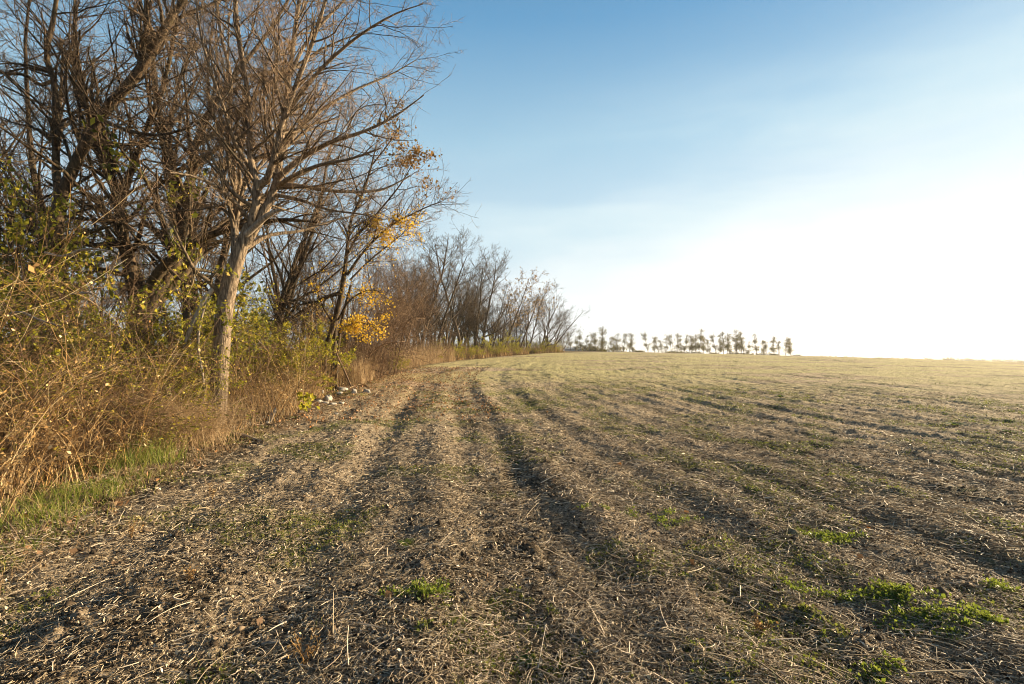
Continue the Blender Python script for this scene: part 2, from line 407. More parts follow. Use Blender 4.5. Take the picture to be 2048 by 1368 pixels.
# --- main pale tree
def T(pts, K=14): return trace(pts, K)
D = 11.4
trunkA = [T([(424, 900, D, .27), (430, 852, D, .225), (436, 790, D, .195), (441, 720, D, .18), (447, 640, D, .175), (457, 575, D, .175), (472, 525, D, .155), (488, 480, D, .135), (500, 450, D, .115)], 26)]
limbA = [T(p) for p in [
 [(490, 490, D, .10), (508, 430, D-.1, .09), (514, 370, D-.2, .082), (503, 330, D-.2, .072), (499, 280, D-.2, .066), (500, 235, D-.2, .06), (490, 150, D-.4, .05), (474, 50, D-.7, .05), (466, -90, D-1, .03)],
 [(515, 375, D-.1, .09), (538, 352, D-.3, .075), (551, 300, D-.5, .065), (566, 240, D-.6, .055), (604, 140, D-.9, .045), (640, 40, D-1.2, .035), (670, -80, D-1.4, .02)],
 [(492, 485, D, .115), (526, 428, D, .098), (552, 372, D+.1, .085), (559, 320, D+.3, .07), (566, 250, D+.4, .062), (578, 160, D+.6, .052), (590, 60, D+.7, .05), (612, -90, D+.8, .03)],
 [(554, 366, D+.1, .065), (610, 374, D+.3, .05), (680, 383, D+.5, .038), (760, 380, D+.8, .028), (820, 352, D+1, .012)],
 [(556, 356, D+.1, .08), (600, 318, D, .06), (660, 285, D-.2, .048), (730, 262, D-.4, .034), (790, 232, D-.6, .024), (848, 190, D-.8, .010)],
 [(560, 310, D+.3, .06), (590, 268, D+.6, .05), (640, 222, D+1, .04), (710, 180, D+1.4, .03), (780, 150, D+1.8, .02), (832, 120, D+2, .010)],
 [(566, 240, D+.4, .055), (600, 190, D+.2, .045), (650, 130, D, .038), (720, 70, D-.3, .028), (790, 28, D-.5, .018), (846, 8, D-.7, .008)],
 [(556, 372, D+.1, .055), (590, 350, D-.5, .045), (640, 330, D-.9, .036), (700, 318, D-1.3, .026), (762, 296, D-1.6, .014)],
 [(580, 150, D+.6, .05), (610, 90, D+.9, .04), (660, 30, D+1.2, .03), (730, -40, D+1.5, .02)],
 [(472, 545, D+.2, .10), (470, 450, D+.5, .085), (477, 385, D+.7, .075), (460, 340, D+.8, .065), (455, 270, D+.8, .055), (462, 160, D+.9, .045), (440, 60, D+1, .035), (425, -60, D+1, .02)],
 [(500, 335, D-.2, .05), (472, 290, D-.5, .042), (452, 230, D-.8, .036), (428, 160, D-1.1, .03), (404, 80, D-1.4, .022), (388, -30, D-1.6, .014)],
 [(498, 440, D, .06), (470, 405, D-.4, .045), (430, 372, D-.9, .036), (385, 352, D-1.4, .028), (330, 345, D-1.9, .016)],
 [(448, 600, D, .07), (420, 565, D-.3, .05), (390, 540, D-.6, .04), (368, 500, D-.9, .03), (340, 440, D-1.2, .018)],
 [(476, 400, D+.7, .05), (505, 350, D+1.2, .042), (560, 290, D+1.8, .034), (620, 250, D+2.4, .026), (690, 235, D+3, .014)],
 [(486, 500, D, .06), (540, 470, D+.5, .045), (600, 462, D+1.0, .034), (670, 440, D+1.5, .022), (740, 425, D+2.0, .010)],
 [(552, 390, D+.1, .05), (600, 400, D+.2, .038), (660, 420, D+.2, .028), (720, 428, D+.1, .018), (770, 440, D, .008)],
]]
baseA = W(424, 852, D); baseA[2] = float(height(np.array(baseA[0]), np.array(baseA[1])))
tA = make_tree('bare_tree', baseA, trunkA, limbA, 'large bare tree with pale tan trunk, forked above, standing closest at the field edge', 'tree',
          n2=300, n3=3000, n4=18000, a2=32, a3=34, mt=M_pale, ml=M_mid, mtw=M_twig, trop2=(.15, 0, .05), trop3=(.1, 0, .08), l2=.42, l3=.42, l4=.42, twr=.0044)
for o in list(tA.children):
    if o.name.startswith('limb') and o.data.vertices and max(v.co.z for v in o.data.vertices) > 5: o.data.materials[0] = M_pale
def rod(name, pts, mat, parent=None, K=12, S=8, base=None):
    P, R = T(pts, K); V, F = tubes(P[None], R[None], S)
    if base is not None: V = V-np.array(base)
    return mk(name, V, F, mat, parent, True)
o = rod('broken_limb', [(492, 470, D-.1, .07), (515, 448, D-.2, .065), (540, 428, D-.35, .055), (562, 419, D-.45, .02)], M_dead, tA, base=baseA); o['label'] = 'splintered grey broken limb'
o = rod('dead_limb', [(428, 575, D-.2, .04), (413, 594, D-.3, .05), (396, 625, D-.35, .05), (378, 665, D-.4, .045), (366, 700, D-.4, .01)], M_dead, tA, base=baseA); o['label'] = 'grey dead limb hanging down'
o = rod('dead_limb', [(413, 600, D-.3, .02), (400, 650, D-.4, .024), (396, 700, D-.4, .024), (404, 740, D-.5, .024), (409, 790, D-.5, .02), (398, 830, D-.5, .012)], M_dead, tA, K=18, base=baseA); o['label'] = 'long thin dead branch dangling to the ground'

# --- tree C: far left, dark upright and long diagonal
D = 13.5
trunkC = [T([(40, 760, D, .30), (52, 690, D, .25), (62, 620, D, .21), (80, 560, D, .19), (102, 500, D, .175), (118, 420, D, .165), (126, 375, D, .155)], 18)]
limbC = [T(p) for p in [
 [(118, 415, D, .15), (135, 365, D, .14), (165, 300, D-.1, .13), (210, 225, D-.2, .125), (265, 160, D-.3, .12), (310, 95, D-.4, .105), (345, 30, D-.5, .08), (400, -40, D-.6, .05)],
 [(120, 400, D, .12), (112, 330, D+.2, .09), (113, 240, D+.3, .085), (108, 160, D+.4, .075), (92, 110, D+.4, .07), (104, 55, D+.4, .06), (122, -60, D+.4, .04)],
 [(108, 160, D+.4, .05), (80, 170, D+.2, .045), (50, 150, D, .04), (0, 145, D-.3, .035), (-80, 120, D-.5, .02)],
 [(310, 100, D-.4, .06), (330, 60, D-.2, .055), (370, 30, D, .045), (430, 5, D+.3, .035), (500, -40, D+.6, .02)],
 [(280, 145, D-.3, .05), (282, 90, D-.6, .04), (295, 40, D-.9, .032), (290, -40, D-1.2, .02)],
 [(165, 300, D, .05), (140, 230, D+.6, .04), (130, 150, D+1, .035), (150, 60, D+1.4, .025), (160, -40, D+1.6, .015)],
 [(104, 495, D, .06), (60, 440, D+.4, .045), (30, 380, D+.7, .035), (-20, 300, D+1, .02)],
 [(200, 240, D-.2, .06), (260, 262, D-.9, .045), (320, 270, D-1.5, .032), (380, 255, D-2, .02)],
 [(80, 560, D, .07), (120, 505, D-1, .05), (170, 470, D-1.8, .035), (230, 450, D-2.4, .02)],
]]
bC = W(50, 720, D); bC[2] = float(height(np.array(bC[0]), np.array(bC[1])))
make_tree('bare_tree', bC, trunkC, limbC, 'dark tree at the far left whose thick limb slants up to the right', 'tree', n2=190, n3=1400, n4=6500, a2=36, a3=38, mt=M_bark, mtw=M_twigd, trop2=(.05, 0, .05), l3=.42, l4=.42, twr=.0045)
# --- tree B: many thick dark stems spreading from one base
D = 15.0
trunkB = [T([(282, 760, D, .42), (280, 690, D, .36), (280, 630, D, .33), (284, 600, D, .30)], 10)]
limbB = [T(p) for p in [
 [(282, 640, D, .26), (270, 570, D, .20), (252, 500, D, .17), (242, 440, D, .155), (236, 385, D, .14), (214, 345, D+.2, .11), (190, 285, D+.4, .095), (170, 200, D+.5, .08), (150, 110, D+.6, .06), (150, -20, D+.6, .03)],
 [(240, 420, D, .11), (256, 360, D-.3, .095), (278, 300, D-.5, .085), (300, 240, D-.8, .07), (330, 160, D-1, .055), (350, 60, D-1.2, .04), (360, -40, D-1.3, .02)],
 [(284, 640, D, .25), (310, 590, D+.1, .19), (350, 530, D+.2, .165), (372, 450, D+.3, .15), (380, 370, D+.4, .13), (392, 290, D+.5, .11), (420, 220, D+.7, .09), (470, 150, D+.9, .07), (540, 60, D+1.2, .05), (600, -40, D+1.5, .03)],
 [(290, 620, D, .18), (340, 578, D+.4, .145), (390, 520, D+.8, .12), (440, 455, D+1.2, .095), (520, 400, D+1.6, .07), (600, 350, D+2, .045), (690, 310, D+2.4, .02)],
 [(286, 600, D, .17), (330, 530, D-.4, .14), (400, 480, D-.8, .11), (470, 455, D-1, .08), (560, 440, D-1.2, .055), (640, 445, D-1.4, .02)],
 [(375, 430, D+.3, .08), (350, 340, D+.8, .07), (340, 260, D+1.2, .06), (360, 160, D+1.5, .05), (390, 60, D+1.8, .03), (400, -40, D+2, .02)],
 [(392, 290, D+.5, .08), (440, 260, D+1, .065), (500, 200, D+1.5, .055), (580, 140, D+2, .045), (660, 90, D+2.4, .03), (740, 60, D+2.7, .015)],
 [(384, 340, D+.4, .08), (430, 300, D, .06), (500, 250, D-.4, .05), (560, 230, D-.7, .035), (640, 190, D-1, .015)],
 [(245, 470, D, .09), (200, 420, D+.5, .07), (150, 400, D+1, .05), (90, 360, D+1.5, .03)],
]]
bB = W(282, 715, D); bB[2] = float(height(np.array(bB[0]), np.array(bB[1])))
make_tree('bare_tree', bB, trunkB, limbB, 'massive dark tree fanning from one base, left of the pale tree', 'tree', n2=250, n3=1900, n4=8500, a2=36, a3=38, mt=M_bark, mtw=M_twigd, trop2=(.15, 0, .05), l3=.42, l4=.40, twr=.005)
# --- tree D: clump of slim stems with yellow leaves
D = 20.4
trunkD = [T(p, 16) for p in [
 [(644, 790, D, .13), (648, 768, D, .11), (650, 715, D, .09), (656, 685, D, .095), (668, 645, D, .10), (680, 600, D, .10), (690, 540, D, .09)],
 [(664, 790, D+.2, .14), (666, 768, D+.2, .12), (668, 700, D+.2, .10), (672, 640, D+.2, .09), (684, 590, D+.1, .08)],
 [(676, 785, D-.1, .09), (672, 768, D-.1, .075), (676, 700, D-.1, .06), (684, 640, D-.2, .055), (702, 570, D-.3, .05)]]]
limbD = [T(p) for p in [
 [(688, 560, D, .085), (694, 500, D, .07), (702, 440, D, .06), (722, 395, D, .05), (742, 335, D, .04), (752, 290, D, .02)],
 [(694, 510, D, .05), (716, 470, D-.3, .045), (760, 420, D-.6, .035), (800, 370, D-.9, .026), (830, 320, D-1.2, .010)],
 [(694, 550, D, .06), (730, 500, D-.2, .05), (780, 452, D-.4, .042), (825, 428, D-.7, .030), (858, 412, D-.9, .02), (885, 402, D-1, .008)],
 [(700, 560, D, .04), (740, 520, D+.3, .035), (790, 480, D+.6, .03), (825, 448, D+.8, .02), (855, 400, D+1, .008)],
 [(684, 585, D+.2, .085), (650, 596, D+.2, .08), (600, 626, D+.1, .075), (555, 652, D, .06), (500, 664, D-.2, .03)],
 [(650, 600, D+.2, .04), (590, 612, D, .035), (530, 640, D-.3, .025), (470, 655, D-.6, .010)],
 [(676, 640, D, .045), (700, 600, D-.6, .035), (740, 580, D-1.1, .026), (775, 590, D-1.4, .010)],
 [(672, 680, D, .04), (690, 655, D-.5, .032), (720, 645, D-.9, .024), (762, 660, D-1.2, .010)],
 [(668, 650, D, .04), (640, 600, D+.4, .03), (628, 540, D+.8, .025), (610, 470, D+1.2, .012)],
 [(722, 400, D, .035), (700, 340, D+.3, .028), (690, 290, D+.5, .012)],
 [(744, 330, D, .03), (775, 290, D-.2, .024), (800, 250, D-.4, .018), (790, 220, D-.5, .008)],
]]
bD = W(660, 770, D); bD[2] = float(height(np.array(bD[0]), np.array(bD[1])))
goldC = [(W(740+i*16, 462+8*math.sin(i*2), D-.5), .45, 190) for i in range(6)]+[(W(705, 660, D-.6), .4, 170), (W(730, 640, D-.9), .5, 260), (W(755, 665, D-1), .4, 150), (W(700, 695, D-.6), .35, 170), (W(690, 620, D-.5), .4, 60), (W(765, 625, D-1), .4, 90), (W(740, 600, D-1), .4, 70), (W(720, 540, D-.5), .5, 60), (W(700, 470, D), .5, 60), (W(770, 520, D), 1.6, 90), (W(720, 400, D), 1.5, 50)]
rustC = [(W(790, 300, D-.8), .9, 260), (W(825, 305, D-1.1), .6, 230), (W(850, 325, D-1.2), .5, 130), (W(780, 230, D-.3), .6, 160), (W(760, 250, D-.3), .6, 90), (W(850, 380, D-.7), .7, 60), (W(880, 375, D), .5, 30)]
make_tree('leafy_maple', bD, trunkD, limbD, 'clump of slender trunks with bright yellow leaves, beside the white stones', 'tree', n2=300, n3=2000, n4=9000, a2=34, a3=36, mt=M_bark, mtw=M_twig,
          trop2=(.3, 0, .25), l3=.42, l4=.42, twr=.0055, leaves=[('bright golden yellow leaves', M_gold, [(c, r*(1.2 if n_ == 190 else 1.6), int(n_*(1.5 if n_ == 190 else 1.1))) for c, r, n_ in goldC]+[(W(690, 560, D), 2.2, 260), (W(740, 690, D-.5), 1.6, 260), (W(700, 620, D), 1.8, 220)], .07, .8), ('rusty brown leaves left at the treetop', M_rust, [(c, r*1.2, int(n_*1.1)) for c, r, n_ in rustC], .09, 1.6)])

PH = {}
def fix_h(e):
    z = []
    for c in e.children:
        a = np.empty(len(c.data.vertices)*3, np.float32); c.data.vertices.foreach_get('co', a); z.append(a[2::3])
    z = np.concatenate(z); PH[e.name] = float(np.partition(z, -max(3, len(z)//2000))[-max(3, len(z)//2000)])
# ------------------------------------------------------------------ generic bare trees of the wood
def generic_tree(seed, H, lean=(0, 0), spread=.42, stems=1, n=(55, 560, 3200), twr=.0065, mt=None, mtw=None, leaves=0, lmat=None, limbs=14, lsize=.12, fan=False, a1=46):
    global rng
    keep = rng; rng = np.random.default_rng(seed)
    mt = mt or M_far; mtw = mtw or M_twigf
    tr = []
    for k in range(stems):
        K = 14; a = rng.uniform(0, 2*PI); q = [np.zeros(3)+(rng.normal(size=3)*[.12, .12, 0] if stems > 1 else 0)+np.array([0, 0, -.4])]
        d = unit(np.array([lean[0]+(stems > 1)*.28*math.cos(a), lean[1]+(stems > 1)*.28*math.sin(a), 1.]))
        hh = H*(1 if k == 0 else rng.uniform(.7, .95))
        for i in range(K-1):
            d = unit(d+rng.normal(size=3)*.07+np.array([lean[0]*.06, 0, .03])); q.append(q[-1]+d*(hh+.4)/(K-1))
        q = np.array(q); r0 = H*.016*(1 if stems == 1 else .72)
        tr.append((q, r0*(1-.9*np.linspace(0, 1, K)**.9)+.008))
    e = empty('bare_tree', (0, 0, 0))
    V, F = cat_([tubes(P[None], R[None], 7) for P, R in tr]); mk('trunk', V, F, mt, e, True)
    P0 = np.stack([t[0] for t in tr]); R0 = np.stack([t[1] for t in tr])
    P1, R1 = grow(P0, R0, limbs*stems, .22, 97e-2, a1 if not fan else 40, 11, spread, 10, .08, (lean[0]*1.2, 0, .75), .55, .012)
    P2, R2 = grow(P1, R1, n[0]*stems, .15, 1, 42, 13, .5, 7, .11, (lean[0]*.8, 0, .2), .55, twr*1.4)
    P3, R3 = grow(P2, R2, n[1], .1, 1, 42, 13, .5, 5, .13, (lean[0]*.5, 0, .12), .55, twr)
    P4, R4 = grow(P3, R3, n[2], .1, 1, 42, 15, .5, 3, .15, (0, 0, .2), .6, twr*.8)
    V, F = cat_([tubes(P1, R1, 5), tubes(P2, R2, 4), tubes(P3, R3, 3)]); mk('crown', V, F, mt, e, True)
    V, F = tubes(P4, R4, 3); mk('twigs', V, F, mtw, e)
    if leaves:
        tip = P4[P4[:, -1, 2] > H*.35]
        V, F = leafquads(points_on(tip, leaves, .3, .06), lsize, .3, .8); mk('leaves', V, F, lmat or M_rust, e)
    rng = keep
    fix_h(e); return e
VAR = [generic_tree(101, 10, (.02, 0), mt=M_bark), generic_tree(102, 10, (.04, 0), mt=M_bark, stems=2), generic_tree(103, 10, (.05, .05), spread=.36, limbs=18),
       generic_tree(104, 10, (.05, -.03), mt=M_bark, stems=3, limbs=9, spread=.45), generic_tree(105, 10, (.26, 0), stems=3, spread=.5, limbs=9, fan=True),
       generic_tree(106, 10, (.10, 0), stems=2, spread=.42, leaves=1500, lmat=M_rust),
       generic_tree(107, 10, (.10, 0), stems=5, spread=.55, limbs=8, a1=38, n=(60, 900, 5200), mt=M_bark)]
used = set()
def behind_edge(px, Y, m=2.0):
    while (px-1024)/1024*Y > float(edge(np.array(Y)))-m and Y < 110: Y += .5
    return Y
def place(vi, px, Y, top, rz, label, group, sxy=1.0, tilt=(0, 0), cat='tree', var=None, H=10.0):
    var = var or VAR
    X = (px-1024)/1024*Y; z = float(height(np.array(X), np.array(Y), False))
    ztop = EYE-(top-HZ)/1024*Y; proto = var[vi]; s = (ztop-z)/PH[proto.name]
    if id(proto) not in used:
        used.add(id(proto)); o = proto; o.location = (X, Y, z); o.rotation_euler = (tilt[0], tilt[1], rz); o.scale = (s*sxy, s*sxy, s)
    else:
        o = copy_thing(proto, (X, Y, z), rz, s*sxy, 1/sxy, tilt)
    tag(o, label, cat, group); return o
GL = 'bare trees of the far tree line'
line = [ # variant, px, Y, top, rz, label
 (0, 822, 33, 448, 0.3, 'tall thin bare tree just right of the yellow leaves'),
 (2, 846, 37, 440, 2.1, 'tall straight bare tree at the left end of the far tree line'),
 (0, 872, 36, 442, 4.1, 'tall slim bare tree with upright branches, left in the far tree line'),
 (1, 893, 41, 500, 1.2, 'shorter forked bare tree behind the tan grass strip'),
 (2, 918, 43, 462, 5.0, 'tallest bare tree alone against the sky mid tree line, slightly curved trunk'),
 (0, 948, 44, 478, 3.0, 'tall bare tree with open crown, right of the tallest one'),
 (2, 966, 48, 505, .9, 'narrow bare tree crowded behind two taller ones'),
 (5, 1000, 50, 532, 0.1, 'tree with reddish brown leaves still on its crown'),
 (3, 978, 47, 560, -.3, 'dark crooked many stemmed tree curving up over green shrubs'),
 (5, 1032, 56, 552, 0.5, 'thin tree with a few rusty leaves, beside the reddish one'),
 (1, 1050, 58, 558, -.2, 'bare forked tree left of the leaning fan tree'),
 (4, 1078, 62, 570, 0.0, 'bare tree fanning wide to the right near the end of the wood'),
 (6, 1100, 64, 580, 0.0, 'broad rounded bare tree spreading over the field at the end of the wood'),
 (1, 1122, 70, 640, -.2, 'slim leaning bare tree, very last of the tree line'),
]
for k, (vi, px, Y, top, rz, lab) in enumerate(line): place(vi, px, behind_edge(px, Y, 1.6), top, rz, lab, GL, sxy=1.4 if vi == 4 else 1.35 if vi == 6 else 1.1, tilt=(0, 0.22 if k == 13 else 0))
tall = [(0, -70, 15.5, -260, 'tall dark tree cut by the left edge of the picture'), (3, 15, 17, -200, 'tall forked dark tree just inside the left edge'), (1, 165, 19, -160, 'tall dark tree standing between the slanting tree and the massive one'),
        (2, 395, 18.5, -120, 'tall straight dark tree right behind the hanging dead limb'), (1, 350, 22, -60, 'forked dark tree behind the massive fanning tree'), (3, 530, 21, 130, 'dark many stemmed tree seen just right of the pale trunk'), (0, 575, 24, 200, 'straight dark tree between the pale trunk and the low dark limb')]
for vi, px, Y, top, lab in tall: place(vi, px, Y, top, px*.7, lab, 'tall dark trees of the wood', sxy=.95)
# trees deeper in the wood behind the front ones
GD = 'bare trees deep inside the wood'
deep = []
r2 = np.random.default_rng(5)
for k in range(46):
    px = -200+k*22+r2.uniform(-9, 9)
    Yb = r2.choice([19, 23, 27, 32, 38, 45])+r2.uniform(-2, 2)
    Xw = (px-1024)/1024*Yb
    if Xw > edge(Yb)-2.2: Yb = max(Yb, 26)
    Xw = (px-1024)/1024*Yb
    if Xw > edge(Yb)-1.5: continue
    skyl = 470 if px < 640 else 440+(px-640)*.2
    top = skyl+r2.uniform(-170, 60) if px < 560 else skyl+r2.uniform(0, 90)
    deep.append((px, Yb, top))
for k, (px, Yb, top) in enumerate(deep):
    place(int(r2.integers(0, 4)), px, Yb, top, r2.uniform(0, 6.28), 'thin bare tree deep in the wood behind the front trunks', GD, sxy=.9)
for k, px in enumerate(np.linspace(780, 1095, 40)):          # crowded trunks inside the far tree line
    Yb = 36+(px-790)*.115+r2.uniform(0, 9); top = np.interp(px, [790, 880, 950, 1000, 1090], [500, 510, 540, 590, 650])+r2.uniform(-10, 60)
    place(int(r2.integers(0, 4)), px+r2.uniform(-6, 6), behind_edge(px, Yb, 2.6)+r2.uniform(0, 5), top, r2.uniform(0, 6.28), 'slender bare tree crowded inside the far tree line', 'crowded bare trees inside the far tree line', sxy=1.05)

# ------------------------------------------------------------------ shrubs
def make_shrub(seed, H=2.6, spread=1.3, stems=22, n=(160, 1500), nl=11000, lsize=.056, lm=None, sm=None, twr=.004, arch=.6, name='leafy_shrub'):
    global rng
    keep = rng; rng = np.random.default_rng(seed)
    P = []; K = 12
    a = rng.uniform(0, 2*PI, stems); rr = rng.uniform(0, .35*spread, stems)
    p = np.stack([rr*np.cos(a), rr*np.sin(a), np.full(stems, -.1)], 1)
    d = unit(np.stack([np.cos(a)*rng.uniform(.1, .6, stems), np.sin(a)*rng.uniform(.1, .6, stems), np.ones(stems)], 1))
    Ls = H*rng.uniform(.7, 1.35, stems)
    for i in range(K):
        P.append(p); d = unit(d+rng.normal(size=(stems, 3))*.09+np.stack([np.cos(a), np.sin(a), -np.ones(stems)*.4], 1)*arch*(i/K)**2*.6); p = p+d*(Ls/(K-1))[:, None]
    P = np.stack(P, 1); R = (.018*(1-.8*np.linspace(0, 1, K)))[None, :]*rng.uniform(.5, 1.2, stems)[:, None]
    P2, R2 = grow(P, R, n[0], .15, 1, 48, 16, .42, 7, .14, (0, 0, .1), .6, twr)
    P3, R3 = grow(P2, R2, n[1], .1, 1, 50, 18, .5, 4, .18, (0, 0, 0), .6, twr*.7)
    e = empty(name, (0, 0, 0))
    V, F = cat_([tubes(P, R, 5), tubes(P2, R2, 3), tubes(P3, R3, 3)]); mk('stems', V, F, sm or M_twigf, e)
    if nl:
        sub = P3[fbm(P3[:, 0, 0]*1.7+seed, P3[:, 0, 2]*1.7+P3[:, 0, 1], seed, 2) > .47]
        V, F = leafquads(points_on(sub, nl, .1, .018), lsize, .42, .55); mk('foliage', V, F, lm or M_leaf, e)
    fix_h(e); rng = keep
    return e
SH = [make_shrub(201, nl=8500), make_shrub(202, spread=1.7, nl=7500), make_shrub(203, nl=7500, lm=M_leafy), make_shrub(204, H=2.4, nl=9500, lm=M_leafy, spread=1.6),
      make_shrub(205, H=2.2, nl=0, sm=M_twigr, n=(260, 2300), stems=26, name='twiggy_shrub', spread=1.5), make_shrub(206, H=2.6, nl=3500, sm=M_twigr, n=(300, 3000), stems=26, lm=M_leaf),
      make_shrub(207, H=2.4, nl=1200, sm=M_twigf, n=(260, 2600), stems=30, lm=M_leaf, spread=1.7, name='twiggy_shrub')]
# variant, px, depth, top px, label
shrubs = [
 (4, 5, 6.4, 770, 'rusty brown twig bush lowest at the left edge of the picture'),
 (5, 120, 7.2, 740, 'low brown twiggy shrub among the dry weeds, lower left'),
 (4, 215, 8.3, 745, 'rusty twiggy bush standing behind the green grass tufts'),
 (5, 565, 18.5, 700, 'reddish stemmed low shrub between the pale trunk and the lime seedling'),
 (0, -40, 8.2, 560, 'leafy olive shrub cut by the left edge of the picture'),
 (1, 60, 9.6, 520, 'tangled leafy shrub under the dark tree at the far left'),
 (0, 20, 12.5, 300, 'tall leafy bush climbing high at the left edge'),
 (5, 140, 8.6, 590, 'brown twiggy shrub in front of the slanting tree'),
 (0, 185, 10.8, 500, 'leafy shrub between the two big dark trees'),
 (1, 255, 9.8, 590, 'leafy olive shrub below the massive fanning tree'),
 (4, 235, 12, 470, 'rust brown twiggy bush in the fork of the massive tree'),
 (0, 318, 12.6, 600, 'leafy shrub right of the massive fanning tree'),
 (3, 368, 15.2, 600, 'yellow green shrub just left of the pale trunk'),
 (1, 300, 11.0, 690, 'low olive shrub in front of the hanging dead limb'),
 (2, 508, 16.4, 600, 'yellow green shrub just right of the pale trunk'),
 (3, 545, 16.6, 590, 'bright yellow green bush under the low dark limb'),
 (2, 585, 21.0, 600, 'yellow green shrub left of the slender trunk clump'),
 (3, 540, 15.2, 700, 'low yellow green shrub among reddish weeds'),
 (2, 606, 22.5, 640, 'small yellow green shrub touching the slender trunks'),
 (0, 440, 18.5, 620, 'olive shrub seen behind the pale trunk'),
 (4, 720, 25, 560, 'reddish brown twiggy shrub behind the yellow leaves'),
 (4, 762, 28, 480, 'tall reddish brown mass of twigs right of the yellow leaves'),
 (4, 800, 31, 500, 'dense brown twig bush next to the far tree line'),
 (4, 742, 26, 640, 'low reddish twiggy shrub above the weeds'),
 (4, 700, 24, 470, 'brown twiggy bush behind the slender trunk clump'),
 (3, 778, 29.5, 690, 'small lime green sapling beside the dry grass'),
 (3, 880, 40, 672, 'low dark green shrub behind the tan grass strip'),
 (3, 925, 45, 676, 'yellow green low shrub right of the tan grass strip'),
 (2, 965, 49, 668, 'green shrub under the tall bare trees'),
 (2, 1000, 53, 660, 'dark green rounded shrub below the reddish tree'),
 (3, 1035, 57, 668, 'green shrub left of the leaning fan tree'),
 (2, 1078, 63, 676, 'yellow green shrub under the fan shaped tree'),
 (3, 1105, 67, 680, 'last yellow green shrub at the end of the wood'),
 (4, 860, 38, 640, 'dense brown thorny shrub at the left of the far trunks'),
]
for vi, px, Y, top, lab in shrubs:
    Hh = 2.6
    o = place(vi, px, behind_edge(px, Y, .9) if px > 790 else Y, top, r2.uniform(0, 6.28), lab, 'shrubs of the thicket', cat='shrub', var=SH, H=Hh*.98, sxy=1.0)
    if o.scale[0] > 1.45: o.scale[0] = o.scale[1] = 1.45+.25*(o.scale[0]-1.45)
    if o.scale[0] < .75: o.scale[0] = o.scale[1] = .75

for k, Yb in enumerate(np.linspace(31, 76, 26)):
    Yq = Yb+r2.uniform(0, 3); Xb = float(edge(np.array(Yq)))-r2.uniform(2.2, 5.5); px = 1024+1024*Xb/Yq; z = float(height(np.array(Xb), np.array(Yq), False))
    place(6, px, Yq, HZ-(z+r2.uniform(1.6, 3.0)-EYE)*1024/Yq, r2.uniform(0, 6.28), 'dark twiggy shrub in the shade between the trunks of the far tree line', 'dark shrubs between the far trunks', cat='shrub', var=SH, sxy=1.3)
ordw = ['first', 'second', 'third', 'fourth', 'fifth', 'sixth', 'seventh', 'eighth', 'ninth', 'tenth', 'eleventh', 'twelfth', 'thirteenth', 'fourteenth']
for k, Yb in enumerate(np.linspace(41, 72, 14)):
    Xb = float(edge(np.array(Yb)))-.5-r2.uniform(0, .6); px = 1024+1024*Xb/Yb; z = float(height(np.array(Xb), np.array(Yb), False))
    place([3, 2, 0, 3][k % 4], px, Yb, HZ-(z+r2.uniform(.9, 1.5)-EYE)*1024/Yb, r2.uniform(0, 6.28), f'{ordw[k]} low green bush from the left along the foot of the far tree line', 'low green bushes at the foot of the far tree line', cat='bush', var=SH, sxy=1.9)

# ------------------------------------------------------------------ dry weeds, grasses (uncountable)
def scatter_edge(n, Y0, Y1, u0, u1, pw=1.0):
    Y = Y0+(Y1-Y0)*rng.uniform(0, 1, n)**pw; u = rng.uniform(u0, u1, n)
    X = edge(Y)+u+.6*(fbm(Y*.5, Y*0, 60, 2)-.5)*2
    return X, Y
def blades(X, Y, h, K, bend, r, hs=.35, up=1.0, lean=None):
    n = len(X); z = height(X, Y)
    p = np.stack([X, Y, z-.02], 1); a = rng.uniform(0, 2*PI, n); b = bend*rng.uniform(.2, 1, n)
    d = unit(np.stack([np.cos(a)*b*.5, np.sin(a)*b*.5, np.full(n, up)], 1)+(0 if lean is None else np.array(lean)))
    L = h*np.exp(rng.normal(size=n)*hs); out = []
    for i in range(K):
        out.append(p); d = unit(d+rng.normal(size=(n, 3))*.06+np.stack([np.cos(a)*b, np.sin(a)*b, -b*.6], 1)*(i/K)**1.5); p = p+d*(L/(K-1))[:, None]
    P = np.stack(out, 1); R = (r*rng.uniform(.6, 1.4, n))[:, None]*(1-.75*np.linspace(0, 1, K))[None, :]
    return P, R
def clear_trunk(X, Y, keep=.06, length=2.6, wid=.42):
    tx, ty = float(baseA[0]), 11.4; dx, dy = -tx/13.2, -11.4/13.2; a = (X-tx)*dx+(Y-ty)*dy; b = np.abs((X-tx)*dy-(Y-ty)*dx)
    return (a < -.1) | (a > length) | (b > wid) | (rng.uniform(0, 1, len(X)) < keep)
# tall dry weeds with side sprays
X, Y = scatter_edge(8200, 3.2, 32, -3.4, -.05, 1.4)
k = (fbm(X*1.3, Y*1.3, 81, 2)+rng.uniform(-.06, .06, len(X)) > .49) & clear_trunk(X, Y); X, Y = X[k], Y[k]
P, R = blades(X, Y, .92, 8, 1.1, .0048, .5)
Ps, Rs = grow(P, R, 26000, .25, 1, 45, 18, .26, 4, .16, (0, 0, .3), .6, .0022)
V, F = cat_([tubes(P, R, 3), tubes(Ps, Rs, 3)]); o = mk('dry_weeds', V, F, M_weed); tag(o, 'tangle of golden brown dry weed stems along the field edge', 'dry weeds', kind='stuff')
V, F = leafquads(points_on(Ps, 30000, .4, .02), .034, .4, .6); o = mk('dry_seed_heads', V, F, M_weed); tag(o, 'withered leaves and seed heads on the dry weeds', 'dry leaves', kind='stuff')
